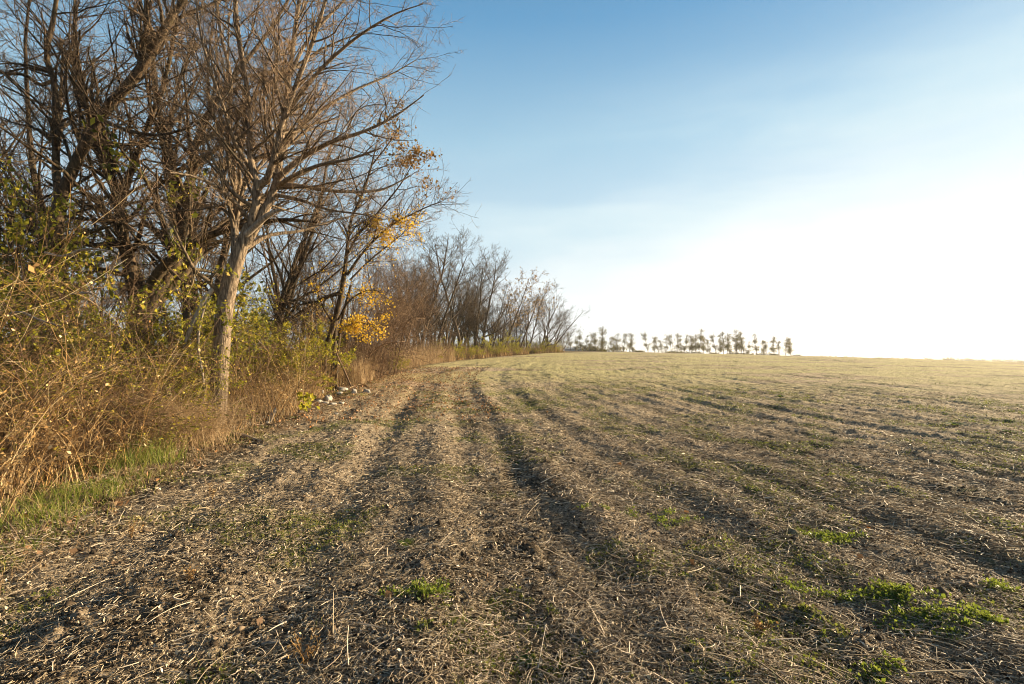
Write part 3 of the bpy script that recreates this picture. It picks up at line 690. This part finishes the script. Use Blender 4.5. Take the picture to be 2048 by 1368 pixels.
# arching canes
X, Y = scatter_edge(420, 6.0, 24, -3.0, -.4, 1.2); k = clear_trunk(X, Y, 0, 3.2, .6); X, Y = X[k], Y[k]
P, R = blades(X, Y, 2.0, 12, .6, .006)
Ps, Rs = grow(P, R, 2600, .2, 1, 60, 20, .2, 4, .15, (0, 0, .1), .6, .003)
V, F = cat_([tubes(P, R, 4), tubes(Ps, Rs, 3)]); o = mk('bramble_canes', V, F, M_twigr); tag(o, 'reddish arching bramble canes tangled at the field edge', 'brambles', kind='stuff')
# green grass foot, tan grass
X, Y = scatter_edge(22000, 2.6, 10.5, -1.2, .6, 1.2)
k = fbm(X*2.2, Y*2.2, 71, 2) > .52+.26*sstep(-.7, .8, X-edge(Y))*rng.uniform(0, 1, len(X)); X, Y = X[k], Y[k]
P, R = blades(X, Y, .07, 4, 1.6, .0026, .5); X4, Y4 = scatter_edge(7000, 2.6, 11, -1.2, .9, 1.2); Pd, Rd = blades(X4, Y4, .09, 4, 1.9, .0024, .5)
V, F = tubes(Pd, Rd, 3); o = mk('dead_grass', V, F, M_tan); tag(o, 'matted dead grass blades along the foot of the thicket', 'dead grass', kind='stuff')
V, F = tubes(P, R, 3); o = mk('green_grass', V, F, M_grass); tag(o, 'short green grass at the foot of the thicket', 'grass', kind='stuff')
cx = []; 
for (px, py, nn, hh) in [(300, 925, 260, .34), (250, 940, 160, .26), (200, 990, 200, .16), (60, 1050, 260, .15), (120, 1010, 200, .2), (345, 880, 200, .4)]:
    Yc = EYE*1024/(py-HZ); Xc = (px-1024)/1024*Yc
    cx.append((rng.normal(Xc, .22, nn), rng.normal(Yc, .22, nn), hh))
PP = [tubes(*blades(a, b, h, 6, .8, .0035), 3) for a, b, h in cx]
V, F = cat_(PP); o = mk('grass_tufts', V, F, M_grass); tag(o, 'longer green grass tufts at the bottom of the brambles', 'grass', kind='stuff')
X1, Y1 = scatter_edge(22000, 22, 46, -2.3, .3, 1.0); X2, Y2 = rng.normal(-6.1, .35, 2200), rng.normal(9.3, .4, 2200)
P, R = blades(X1, Y1, .85, 4, .5, .006); Pb, Rb = blades(X2, Y2, .75, 7, 1.5, .004)
V, F = cat_([tubes(P, R, 3), tubes(Pb, Rb, 3)]); o = mk('tan_grass', V, F, M_tan); tag(o, 'tall pale tan dry grass along the wood', 'dry grass', kind='stuff')
X5, Y5 = scatter_edge(6500, 5.0, 24, -2.6, -.1, 1.1); k = (fbm(X5*1.6, Y5*1.6, 83, 2) > .52) & clear_trunk(X5, Y5, .03); P, R = blades(X5[k], Y5[k], .62, 7, .9, .0034, .35)
V, F = tubes(P, R, 3); o = mk('golden_grass', V, F, M_tan); tag(o, 'golden dry grass stems leaning out of the thicket edge', 'dry grass', kind='stuff')
X1, Y1 = scatter_edge(12000, 42, 74, -2.6, .1, 1.0)
P, R = blades(X1, Y1, .65, 3, .6, .012); V, F = tubes(P, R, 3); o = mk('rough_grass', V, F, M_weed); tag(o, 'rough brown grass skirting the far end of the wood', 'dry grass', kind='stuff')

# ------------------------------------------------------------------ field litter
def wedge(n, r0, r1, a0=-50, a1=50, pw=2.0):
    # density thins with distance
    t = rng.uniform(0, 1, n); r = (r0**(2-pw)+(r1**(2-pw)-r0**(2-pw))*t)**(1/(2-pw)) if pw != 2 else r0*(r1/r0)**t
    a = np.radians(rng.uniform(a0, a1, n)); return r*np.sin(a), r*np.cos(a)
def straws(n, r0, r1, L, rad_, K, lift=.01, align=.5, pw=2.0, thr=.0, clump=True, up=.1):
    X, Y = wedge(n, r0, r1, pw=pw)
    u, res, moss, ne = masks(X, Y)
    k = (res+rng.uniform(-.12, .12, len(X)) > thr) & (u > -.8)
    if L > .08: k &= rng.uniform(0, 1, len(X)) < .30+.70*sstep(-2.2, .6, X)*(.5+.5*sstep(.40, .58, fbm(X*.9, Y*.9, 91, 2))); X, Y, u = X[k], Y[k], u[k]; n = len(X)
    row = math.atan2(1, -.134)
    a = np.where(rng.uniform(0, 1, n) < align*sstep(-1, 4, X), row+.9+rng.normal(size=n)*.35, rng.uniform(0, 2*PI, n))
    Ln = L*np.exp(np.clip(rng.normal(size=n), -2, 1.5)*.5); curv = rng.normal(size=n)*1.3*(rng.uniform(0, 1, n) < .6)*(np.abs(Ln) > L*.5)
    t = np.linspace(-.5, .5, K)
    th = a[:, None]+curv[:, None]*t[None, :]*1.6
    px = X[:, None]+np.cumsum(np.cos(th), 1)*(Ln/K)[:, None]; py = Y[:, None]+np.cumsum(np.sin(th), 1)*(Ln/K)[:, None]
    pz = height(px, py, False)
    zz = pz.mean(1, keepdims=True)*.5+pz*.5
    tilt = rng.normal(size=n)*up
    z = zz+lift*rng.uniform(.1, 1.6, (n, 1))+np.abs(tilt[:, None])*(t[None, :]+.5)*Ln[:, None]+.10*Ln[:, None]*np.abs(rng.normal(size=(n, 1)))*(.25-t[None, :]**2)*1.2+.008
    P = np.stack([px, py, z], -1); R = np.broadcast_to((rad_*np.exp(rng.normal(size=n)*.35))[:, None], (n, K))*np.linspace(1, .6, K)[None, :]
    return tubes(P, R, 3)
parts = [straws(70000, 1.6, 9, .085, .0016, 5, .014, .6, 1.7, .42), straws(60000, 1.6, 7, .038, .0021, 3, .012, .2, 1.6, .36),
         straws(120000, 5.5, 26, .12, .0030, 3, .014, .3, 2.0, .38), straws(2200, 1.6, 9, .18, .0028, 7, .016, .5, 1.8, .3)]
V, F = cat_(parts); o = mk('crop_residue', V, F, M_straw); tag(o, 'dry broken stalks and straw lying over the bean field', 'straw', kind='stuff')
# chips and shredded leaf bits
X, Y = wedge(110000, 1.6, 22, pw=1.9); u, res, moss, ne = masks(X, Y); k = res+rng.uniform(-.15, .15, len(X)) > .38; X, Y = X[k], Y[k]
C = np.stack([X, Y, height(X, Y)+.006], 1); r_ = np.sqrt(X*X+Y*Y)
V, F = leafquads(C, .017*(1+.07*r_), .40, .40, 0.0); o = mk('residue_chips', V, F, M_straw); tag(o, 'shredded dry leaf and husk bits over the soil', 'plant chips', kind='stuff')
# crumbs of soil
X, Y = wedge(60000, 1.6, 11, pw=1.7); n = len(X); C = np.stack([X, Y, height(X, Y)+.002], 1)
oc = np.array([[1, 0, 0], [-1, 0, 0], [0, 1, 0], [0, -1, 0], [0, 0, .8], [0, 0, -.8]]); of = np.array([[0, 2, 4], [2, 1, 4], [1, 3, 4], [3, 0, 4], [2, 0, 5], [1, 2, 5], [3, 1, 5], [0, 3, 5]])
S = .0075*np.exp(rng.normal(size=n)*.55)
V = C[:, None, :]+(oc[None]+rng.normal(size=(n, 6, 3))*.3)*S[:, None, None]; F = (of[None]+np.arange(n)[:, None, None]*6).reshape(-1, 3)
o = mk('soil_crumbs', V.reshape(-1, 3), F, M_clod); tag(o, 'crumbly clods of brown soil between the straw', 'soil', kind='stuff')
# low green growth: mossy cushions and chickweed in patches
X, Y = wedge(330000, 1.6, 24, pw=1.8); u, res, moss, ne = masks(X, Y)
k = (moss*fbm(X*6, Y*6, 77, 2) > .30+.06*rng.uniform(0, 1, len(X))) ; X, Y = X[k], Y[k]
bumpz = .03*fbm(X*9, Y*9, 78, 1)
C = np.stack([X, Y, height(X, Y)+rng.uniform(0, 1, len(X))*bumpz], 1)
V, F = leafquads(C, .0125*(1+.05*np.sqrt(X*X+Y*Y)), .35, .8, -.8); o = mk('ground_weeds', V, F, M_moss); tag(o, 'low green moss and chickweed in patches on the field', 'ground cover', kind='stuff')
# bright grassy seedlings scattered
X, Y = wedge(24000, 1.7, 34, pw=1.9); u, res, moss, ne = masks(X, Y); k = moss > .3*rng.uniform(0, 1, len(X))+.15; X, Y = X[k], Y[k]
V, F = tubes(*blades(X, Y, .045*(1+.03*np.hypot(X, Y)), 4, 1.2, .0018*(1+.08*np.hypot(X, Y))), 3); o = mk('seedling_grass', V, F, M_grass); tag(o, 'tiny green seedlings sprouting between the straw', 'seedlings', kind='stuff')
# fallen leaves
X1, Y1 = scatter_edge(9000, 12, 36, -.8, 5.5, 1.0); X2, Y2 = wedge(70, 2.8, 14, pw=1.6); X3, Y3 = scatter_edge(700, 4, 13, -1.2, 1.0, 1.0)
X = np.concatenate([X1, X2, X3]); Y = np.concatenate([Y1, Y2, Y3])
V, F = leafquads(np.stack([X, Y, height(X, Y)+.012], 1), .055, .3, .8, 0); o = mk('fallen_leaves', V, F, M_fall); tag(o, 'orange brown fallen leaves strewn near the trees', 'fallen leaves', kind='stuff')

# ------------------------------------------------------------------ small things one can point at
def ground_px(px, py):
    lo, hi = 2.0, 120.0
    for _ in range(60):
        m_ = (lo+hi)/2; z = float(terrain(np.array((px-1024)/1024*m_), np.array(m_)))
        if HZ+(EYE-z)*1024/m_ > py: lo = m_
        else: hi = m_
    X = (px-1024)/1024*lo; return X, lo, float(height(np.array(X), np.array(lo)))
def stone(px, py, wpx, hpx, seed, label):
    r = np.random.default_rng(seed); X, Y, z = ground_px(px, py)
    a, b = 14, 9; V = []
    off = r.uniform(-9, 9, 3)
    for i in range(b+1):
        th = PI*i/b
        for j in range(a):
            ph = 2*PI*j/a; d = np.array([math.sin(th)*math.cos(ph), math.sin(th)*math.sin(ph), math.cos(th)])
            k = 1+.8*(float(vnoise(np.array(d[0]*1.9+off[0]+5), np.array(d[1]*1.9+d[2]*1.7+off[1]+5), seed))-.5)
            q = np.sign(d)*np.abs(d)**.75
            V.append(q*k)
    V = np.array(V)*np.array([wpx/2*.85, wpx/2*.65, hpx/2*.95])*Y/1024; V[:, 2] += hpx/2*Y/1024*.2
    c, s = math.cos(seed), math.sin(seed); V[:, :2] = V[:, :2]@np.array([[c, s], [-s, c]])
    F = np.array([[i*a+j, (i+1)*a+j, (i+1)*a+(j+1) % a, i*a+(j+1) % a] for i in range(b) for j in range(a)])
    o = mk('stone', V, F, M_stone); o.location = (X, Y, z); tag(o, label, 'stone', 'white stones by the slender trunks')
for i, s in enumerate([
 (657, 800, 22, 17, 'whitest upright stone at the middle of the stone scatter'), (708, 787, 18, 16, 'round pale stone lying apart right of the slender trunks'),
 (734, 784, 17, 10, 'small flat stone, farthest right of the scatter'), (684, 780, 26, 12, 'long brownish stone at the foot of the slender trunks'),
 (678, 787, 18, 8, 'flat pale stone just below the long brownish one'), (643, 786, 14, 9, 'small grey stone left of the slender trunk base'),
 (638, 804, 20, 7, 'flat white stone beside the lime green seedling'), (650, 806, 16, 6, 'thin white stone below the whitest upright stone'),
 (664, 809, 20, 7, 'low white slab at the front of the stone scatter'), (683, 806, 17, 6, 'flat greyish stone right of the front slab'),
 (672, 826, 12, 4, 'small white pebble stone alone on the shaded soil'), (535, 846, 9, 6, 'little white stone under the leaning wood stump')]):
    stone(*s[:4], 300+i*7, s[4])
def rod_thing(name, pts, mat, label, cat, K=14, S=7, z0=None):
    P, R = T(pts, K); base = P[0].copy(); V, F = tubes((P-base)[None], R[None], S)
    V = V+rng.normal(size=V.shape)*.0015
    o = mk(name, V, F, mat, None, True); o.location = tuple(base); tag(o, label, cat); return o
def on_ground(px, py, r): X, Y, z = ground_px(px, py); return (px, HZ-(z+r*.8-EYE)*1024/Y, Y, r)
rod_thing('fallen_branch', [on_ground(462, 870, .028), on_ground(485, 874, .034), on_ground(505, 880, .034), on_ground(524, 886, .022)], M_dead, 'thick weathered grey stick lying right of the pale trunk', 'branch')
rod_thing('fallen_branch', [on_ground(395, 815, .008), on_ground(430, 850, .014), on_ground(452, 868, .014), on_ground(474, 884, .010)], M_dead, 'long thin pale stick slanting down past the pale trunk base', 'branch')
X, Y, z = ground_px(524, 842)
rod_thing('wood_stump', [(536, 846, Y, .05), (541, 836, Y, .065), (547, 824, Y, .055), (551, 815, Y, .018)], M_dead, 'jagged pale wood stub leaning at the weed edge', 'stump')
rod_thing('leaning_stick', [(668, 690, 20.2, .03), (676, 715, 20.0, .035), (688, 740, 19.8, .035), (702, 772, 19.6, .03)], M_twigd, 'dark stick propped against the slender trunks', 'branch')
rod_thing('fallen_branch', [on_ground(700, 775, .02), on_ground(712, 771, .03), on_ground(726, 770, .03), on_ground(738, 774, .015)], M_tan, 'small pale curved branch behind the round stones', 'branch')
for pts, lab in [([(90, 505, 9.2, .018), (125, 512, 9.0, .02), (170, 498, 8.8, .02), (222, 502, 8.6, .012)], 'pale arched dead branch at mid height on the far left'),
                 ([(10, 632, 8.4, .018), (40, 624, 8.2, .018), (80, 640, 8.0, .018), (122, 652, 7.9, .01)], 'pale dead branch jutting above the brambles, lower left'),
                 ([(143, 588, 9, .016), (165, 586, 8.8, .018), (185, 588, 8.7, .018), (200, 598, 8.6, .01)], 'short curved pale branch between the two dark trees')]:
    rod_thing('dead_branch', pts, M_dead, lab, 'branch')
for pa, pb, r, lab in [((352, 1332), (402, 1304), .010, 'split dry stalk piece near the bottom left'), ((524, 1293), (560, 1294), .009, 'short cut stalk lying level near the bottom'),
                       ((676, 1131), (692, 1118), .010, 'small whitish stalk piece left of the green grass tuft'), ((1170, 1222), (1212, 1230), .008, 'rounded stalk piece in the centre foreground'), ((560, 1240), (566, 1262), .010, 'flat husk piece standing in the left foreground')]:
    mid = ((pa[0]+pb[0])/2, (pa[1]+pb[1])/2)
    rod_thing('stalk_piece', [on_ground(*pa, r), on_ground(*mid, r*1.1), on_ground(*pb, r)], M_dead, lab, 'stalk', 4, 6)
# rosettes and tufts in the field
def tuft(px, py, rad_, hh, n, mat, label, cat='weed', name='weed_tuft', wd=.008, flat=1.2):
    X, Y, z = ground_px(px, py); e = empty(name, (X, Y, z)); tag(e, label, cat)
    a = rng.uniform(0, 2*PI, n); tl = rng.uniform(.35, 1, n)*rad_; K = 6; t = np.linspace(0, 1, K)
    px_ = np.cos(a)[:, None]*tl[:, None]*t; py_ = np.sin(a)[:, None]*tl[:, None]*t; pz_ = hh*rng.uniform(.4, 1, n)[:, None]*(t*(1.6-flat*.7*t))[None, :]
    P = np.stack([px_, py_, pz_], -1); s = np.stack([-np.sin(a), np.cos(a), np.zeros(n)], 1)[:, None, :]
    wv = wd*np.sin(np.clip(t*.9+.1, 0, 1)*PI)[None, :, None]+.0008
    V = np.stack([P+s*wv, P-s*wv], 2); id_ = np.arange(n*K*2).reshape(n, K, 2)
    F = np.stack([id_[:, :-1, 0], id_[:, 1:, 0], id_[:, 1:, 1], id_[:, :-1, 1]], -1).reshape(-1, 4)
    mk('leaves', V.reshape(-1, 3), F, mat, e); return e
M_tuftg = island('fresh_grass', [(0, (.05, .075, .014)), (.5, (.11, .15, .025)), (.85, (.22, .25, .045)), (1, (.30, .27, .09))], .5, .35, (.34, .42, .05))
M_ros = island('rosette_leaves', [(0, (.05, .09, .018)), (.6, (.10, .15, .03)), (1, (.20, .22, .05))], .45, .3, (.25, .35, .05))
tuft(814, 1098, .13, .06, 60, M_tuftg, 'bright green grass tuft alone in the middle foreground', 'grass tuft', 'grass_tuft', .0035)
tuft(1052, 1318, .085, .035, 46, M_ros, 'dark green leafy rosette near the bottom centre', 'weed', 'weed_rosette', .009)
tuft(1910, 852, .30, .10, 60, M_tuftg, 'largest green weed clump standing in the right side of the field', 'weed', 'weed_tuft', .02)
tuft(2015, 865, .2, .07, 40, M_tuftg, 'small green weed clump near the right edge', 'weed', 'weed_tuft', .02)
tuft(1561, 795, .25, .10, 40, M_tuftg, 'distant yellow green weed clump in the open field', 'weed', 'weed_tuft', .03)
tuft(588, 836, .22, .06, 60, M_tuftg, 'patch of fresh green leaves below the lime seedling', 'weed', 'weed_tuft', .01)
def patch(px, py, rx, ry, n, label, hh=.04, sz=.016):
    X, Y, z = ground_px(px, py); e = empty('weed_patch', (X, Y, z)); tag(e, label, 'weed patch')
    c = rng.normal(size=(max(6, n//70), 2))*[rx, ry]; q = c[rng.integers(0, len(c), n)]+rng.normal(size=(n, 2))*.03
    h = height(X+q[:, 0], Y+q[:, 1])-z
    C = np.stack([q[:, 0], q[:, 1], h+rng.uniform(0, hh, n)], 1)
    V, F = leafquads(C, sz, .5, .6, -.6); mk('leaves', V, F, M_tuftg, e)
for px, py, rx, ry, n, lab in [(1670, 1080, .16, .07, 1500, 'bright chickweed patch, upper one in the right foreground'), (1915, 1245, .20, .09, 2600, 'largest bright green patch in the right foreground'), (1770, 1195, .20, .07, 1900, 'green patch in the middle of the right foreground'),
                       (1330, 1035, .25, .12, 1300, 'thin green patch between the furrows, centre right'), (1600, 1180, .07, .04, 400, 'tiny green patch left of the middle one, right foreground'), (845, 1210, .16, .07, 900, 'low mossy patch in the centre foreground'),
                       (1985, 1175, .06, .04, 400, 'small green patch near the right edge, right foreground'), (1750, 1350, .08, .04, 500, 'small green patch at the bottom edge, right'), (150, 975, .25, .20, 1800, 'fresh green weed patch under the brambles, lower left')]:
    patch(px, py, rx, ry, n, lab)
# lime green seedling by the stones
X, Y, z = ground_px(610, 838); e = empty('seedling', (X, Y, z)); tag(e, 'small seedling with drooping lime yellow leaves by the white stones', 'seedling')
st = np.stack([np.zeros(6), np.zeros(6), np.linspace(0, .62, 6)], 1)[None]+np.array([[.03, 0, 0]])*np.linspace(0, 1, 6)[None, :, None]; V, F = tubes(st, np.full((1, 6), .006), 5); mk('stem', V, F, M_twig, e)
C = np.stack([rng.normal(0, .13, 60), rng.normal(0, .1, 60), rng.uniform(.28, .66, 60)], 1)
V, F = leafquads(C, .12, .2, .7, 1.2); mk('leaves', V, F, M_leafy, e)
# dead weed stalks standing in the field
def dead_weed(px, py, hh, label):
    X, Y, z = ground_px(px, py); e = empty('dead_weed', (X, Y, z)); tag(e, label, 'dead weed', 'dead weeds standing in the field')
    n = 7; t = np.linspace(0, 1, 8); a = rng.uniform(0, 2*PI, n); b = rng.uniform(.1, .6, n)
    P = np.stack([np.cos(a)[:, None]*b[:, None]*t**1.3*hh, np.sin(a)[:, None]*b[:, None]*t**1.3*hh, (t*hh)[None, :]*rng.uniform(.5, 1, n)[:, None]], -1)+rng.normal(size=(n, 8, 3))*.004
    R = np.full((n, 8), .0028)*(1-.6*t); P3, R3 = grow(P, R, 60, .3, 1, 55, 15, .28, 4, .2, (0, 0, 0), .6, .0015)
    V, F = cat_([tubes(P, R, 4), tubes(P3, R3, 3)]); mk('stems', V, F, M_weed, e)
    V, F = leafquads(points_on(P3, 90, .3, .01), .014, .4, .6); mk('leaves', V, F, M_weed, e)
for px, py, hh, lab in [(262, 1075, .20, 'dead brown weed standing by itself, left foreground'), (380, 1175, .12, 'low bristly dead weed in the left foreground'), (610, 1350, .22, 'dead weed stalk at the bottom edge, left of centre'),
                        (423, 1000, .20, 'forked dry stalk left of the furrow shadow'), (752, 860, .2, 'thin upright dry stalk in the middle distance'), (1520, 1262, .12, 'short dry stalk in the right foreground')]:
    dead_weed(px, py, hh, lab)

# ------------------------------------------------------------------ distant row of trees beyond the crest
def far_tree(seed, H=12, kind=0):
    global rng
    keep = rng; rng = np.random.default_rng(seed)
    K = 10; q = [np.array([0, 0, -1.5])]; d = np.array([0, 0, 1.])
    for i in range(K-1): d = unit(d+rng.normal(size=3)*.06+[0, 0, .06]); q.append(q[-1]+d*(H+1.5)/(K-1))
    q = np.array(q); R = .14*(1-.85*np.linspace(0, 1, K))+.02
    e = empty('distant_tree', (0, 0, 0)); V, F = tubes(q[None], R[None], 6); mk('trunk', V, F, M_far, e, True)
    t0 = .30 if kind == 0 else .15
    P1, R1 = grow(q[None], R[None], 26, t0, .97, 48, 14, .20 if kind == 0 else .28, 6, .12, (0, 0, .7), .5, .05)
    P2, R2 = grow(P1, R1, 160, .2, 1, 45, 15, .5, 4, .16, (0, 0, .3), .6, .028)
    nc = 72; cc = P2[rng.integers(0, len(P2), nc), -1]; cl = []
    for c in cc: cl.append(c+rng.normal(size=(int(rng.integers(6, 34)), 3))*np.array([.50, .50, .38]))
    V, F = leafquads(np.concatenate(cl), .24, .4, .7)
    mk('foliage', V, F, M_farleaf, e); V, F = cat_([tubes(P1, R1, 4), tubes(P2, R2, 3)]); mk('crown', V, F, M_far, e)
    fix_h(e); rng = keep
    return e
FT = [far_tree(401), far_tree(402), far_tree(403, kind=1), far_tree(404, kind=1), far_tree(405)]
row = [(1142, 665), (1163, 661), (1171, 672), (1178, 670), (1192, 666), (1208, 654), (1219, 674), (1235, 668), (1246, 667), (1258, 668), (1297, 664), (1318, 672), (1331, 674), (1343, 670), (1354, 666), (1369, 671), (1377, 672), (1389, 670), (1397, 660), (1407, 671),
       (1433, 668), (1447, 665), (1453, 668), (1471, 661), (1482, 665), (1488, 673), (1514, 669), (1535, 682), (1549, 675), (1570, 676), (1578, 680)]
ordn = ['first', 'second', 'third', 'fourth', 'fifth', 'sixth', 'seventh', 'eighth', 'ninth', 'tenth', 'eleventh']
grp = [('left cluster', 0, 10), ('middle cluster', 10, 20), ('right cluster', 20, 31)]
for i, (px, top) in enumerate([(1150, 676), (1185, 680), (1200, 678), (1228, 676), (1265, 680), (1308, 682), (1325, 682), (1362, 680), (1383, 680), (1412, 682), (1440, 680), (1460, 682), (1476, 680), (1495, 686), (1526, 684), (1558, 684), (1583, 686)]):
    place(int(r2.integers(0, 5)), px, 140+r2.uniform(-4, 8), top-4, r2.uniform(0, 6.28), 'short thin tree filling a gap in the distant row on the horizon', 'short thin trees filling the distant row', cat='tree', var=FT, sxy=1.15)
for gname, a, b in grp:
    for i in range(a, b):
        px, top = row[i]; top -= 3; Y = 134+r2.uniform(-6, 8)
        place(int(r2.integers(0, 5)), px, Y, top, r2.uniform(0, 6.28), f'{ordn[i-a]} tree from the left in the {gname} of the distant row on the horizon', 'distant trees in a row on the crest', cat='tree', var=FT, H=12, sxy=1.12)
def far_bush(seed, wd, hh):
    global rng
    keep = rng; rng = np.random.default_rng(seed)
    e = empty('distant_bush', (0, 0, 0)); cl = []
    for c in range(14): cl.append(np.array([rng.uniform(-wd, wd)*.5, rng.uniform(-1, 1), rng.uniform(.2, .75)*hh])+rng.normal(size=(90, 3))*np.array([wd*.12, wd*.12, hh*.15]))
    V, F = leafquads(np.concatenate(cl), .5*hh/4, .3, .9); mk('foliage', V, F, M_farleaf, e)
    P = np.array([[[x, 0, -1], [x*1.2, 0, hh*.3], [x*1.5, 0, hh*.6]] for x in (-wd*.15, 0, wd*.2)]); V, F = tubes(P, np.full((3, 3), .12), 5); mk('stems', V, F, M_far, e)
    fix_h(e); rng = keep
    return e
FB = [far_bush(501, 9, 4), far_bush(502, 14, 3.4), far_bush(503, 7, 4)]
for i, (px, top, Y) in enumerate([(1187, 692, 140), (1207, 690, 144), (1275, 697, 142), (1340, 699, 146), (1375, 701, 140), (1425, 702, 142), (1465, 702, 146), (1505, 704, 142), (1545, 704, 145), (1592, 707, 142)]):
    place(i % 3, px, Y, top, 0, f'{ordn[i]} low bush from the left beneath the distant tree row', 'bushes beneath the distant tree row', cat='bush', var=FB, H=4)
for i, (px, top) in enumerate([(1640, 708), (1672, 710), (1713, 711), (1755, 711), (1795, 713), (1855, 712.5), (1893, 711.5), (1915, 714), (1942, 714), (1962, 714.5), (2006, 716), (2040, 717)]):
    place(i % 3, px, 620, top, 0, f'hazy treetop beyond the right horizon, number {i+1} counting from the left' if i > 10 else f'{ordn[i]} hazy treetop from the left beyond the right horizon', 'hazy treetops beyond the right horizon', cat='tree', var=FB, H=4, sxy=.7)
# pale building glimpsed behind the end of the wood
e = empty('farm_building', (19.5, 150, 2.1)); tag(e, 'long low pale farm building glimpsed behind the end of the wood', 'building')
M_wall = bark('pale_wall', (.55, .57, .60), (.72, .74, .76), 3, .01, (.6, .62, .65)); M_roof = bark('grey_roof', (.28, .30, .33), (.42, .44, .47), 3, .01, (.35, .37, .4))
bx = np.array([[x, y, z_] for x in (-4, 4) for y in (0, 3) for z_ in (-.5, 1.5)], float); bf = np.array([[0, 1, 3, 2], [4, 6, 7, 5], [0, 4, 5, 1], [2, 3, 7, 6]])
mk('wall', bx, bf, M_wall, e)
rx = np.array([[-4.3, -.3, 1.5], [4.3, -.3, 1.5], [4.3, 1.5, 2.3], [-4.3, 1.5, 2.3], [-4.3, 3.3, 1.5], [4.3, 3.3, 1.5]], float); mk('roof', rx, np.array([[0, 1, 2, 3], [3, 2, 5, 4]]), M_roof, e)
for x in (-2.5, 0, 2.5):
    q = np.array([[x-.5, -.02, .3], [x+.5, -.02, .3], [x+.5, -.02, 1.1], [x-.5, -.02, 1.1]], float); mk('window', q, np.array([[0, 1, 2, 3]]), M_roof, e)

# ------------------------------------------------------------------ morning haze over the fields
m = bpy.data.materials.new('thin_haze'); m.use_nodes = True; nt = m.node_tree; nt.nodes.clear()
o_ = nt.nodes.new('ShaderNodeOutputMaterial'); v = nt.nodes.new('ShaderNodeVolumePrincipled'); nt.links.new(v.outputs[0], o_.inputs['Volume'])
v.inputs['Color'].default_value = (.93, .93, .90, 1); v.inputs['Density'].default_value = .0003; v.inputs['Anisotropy'].default_value = .35
hx, z0, z1 = 1650, -26, 24
V = np.array([[x, y, z] for x in (-hx, hx) for y in (-hx, hx) for z in (z0, z1)], float)
F = np.array([[0, 1, 3, 2], [4, 6, 7, 5], [0, 4, 5, 1], [2, 3, 7, 6], [0, 2, 6, 4], [1, 5, 7, 3]])
tag(mk('haze', V, F, m), kind='stuff')
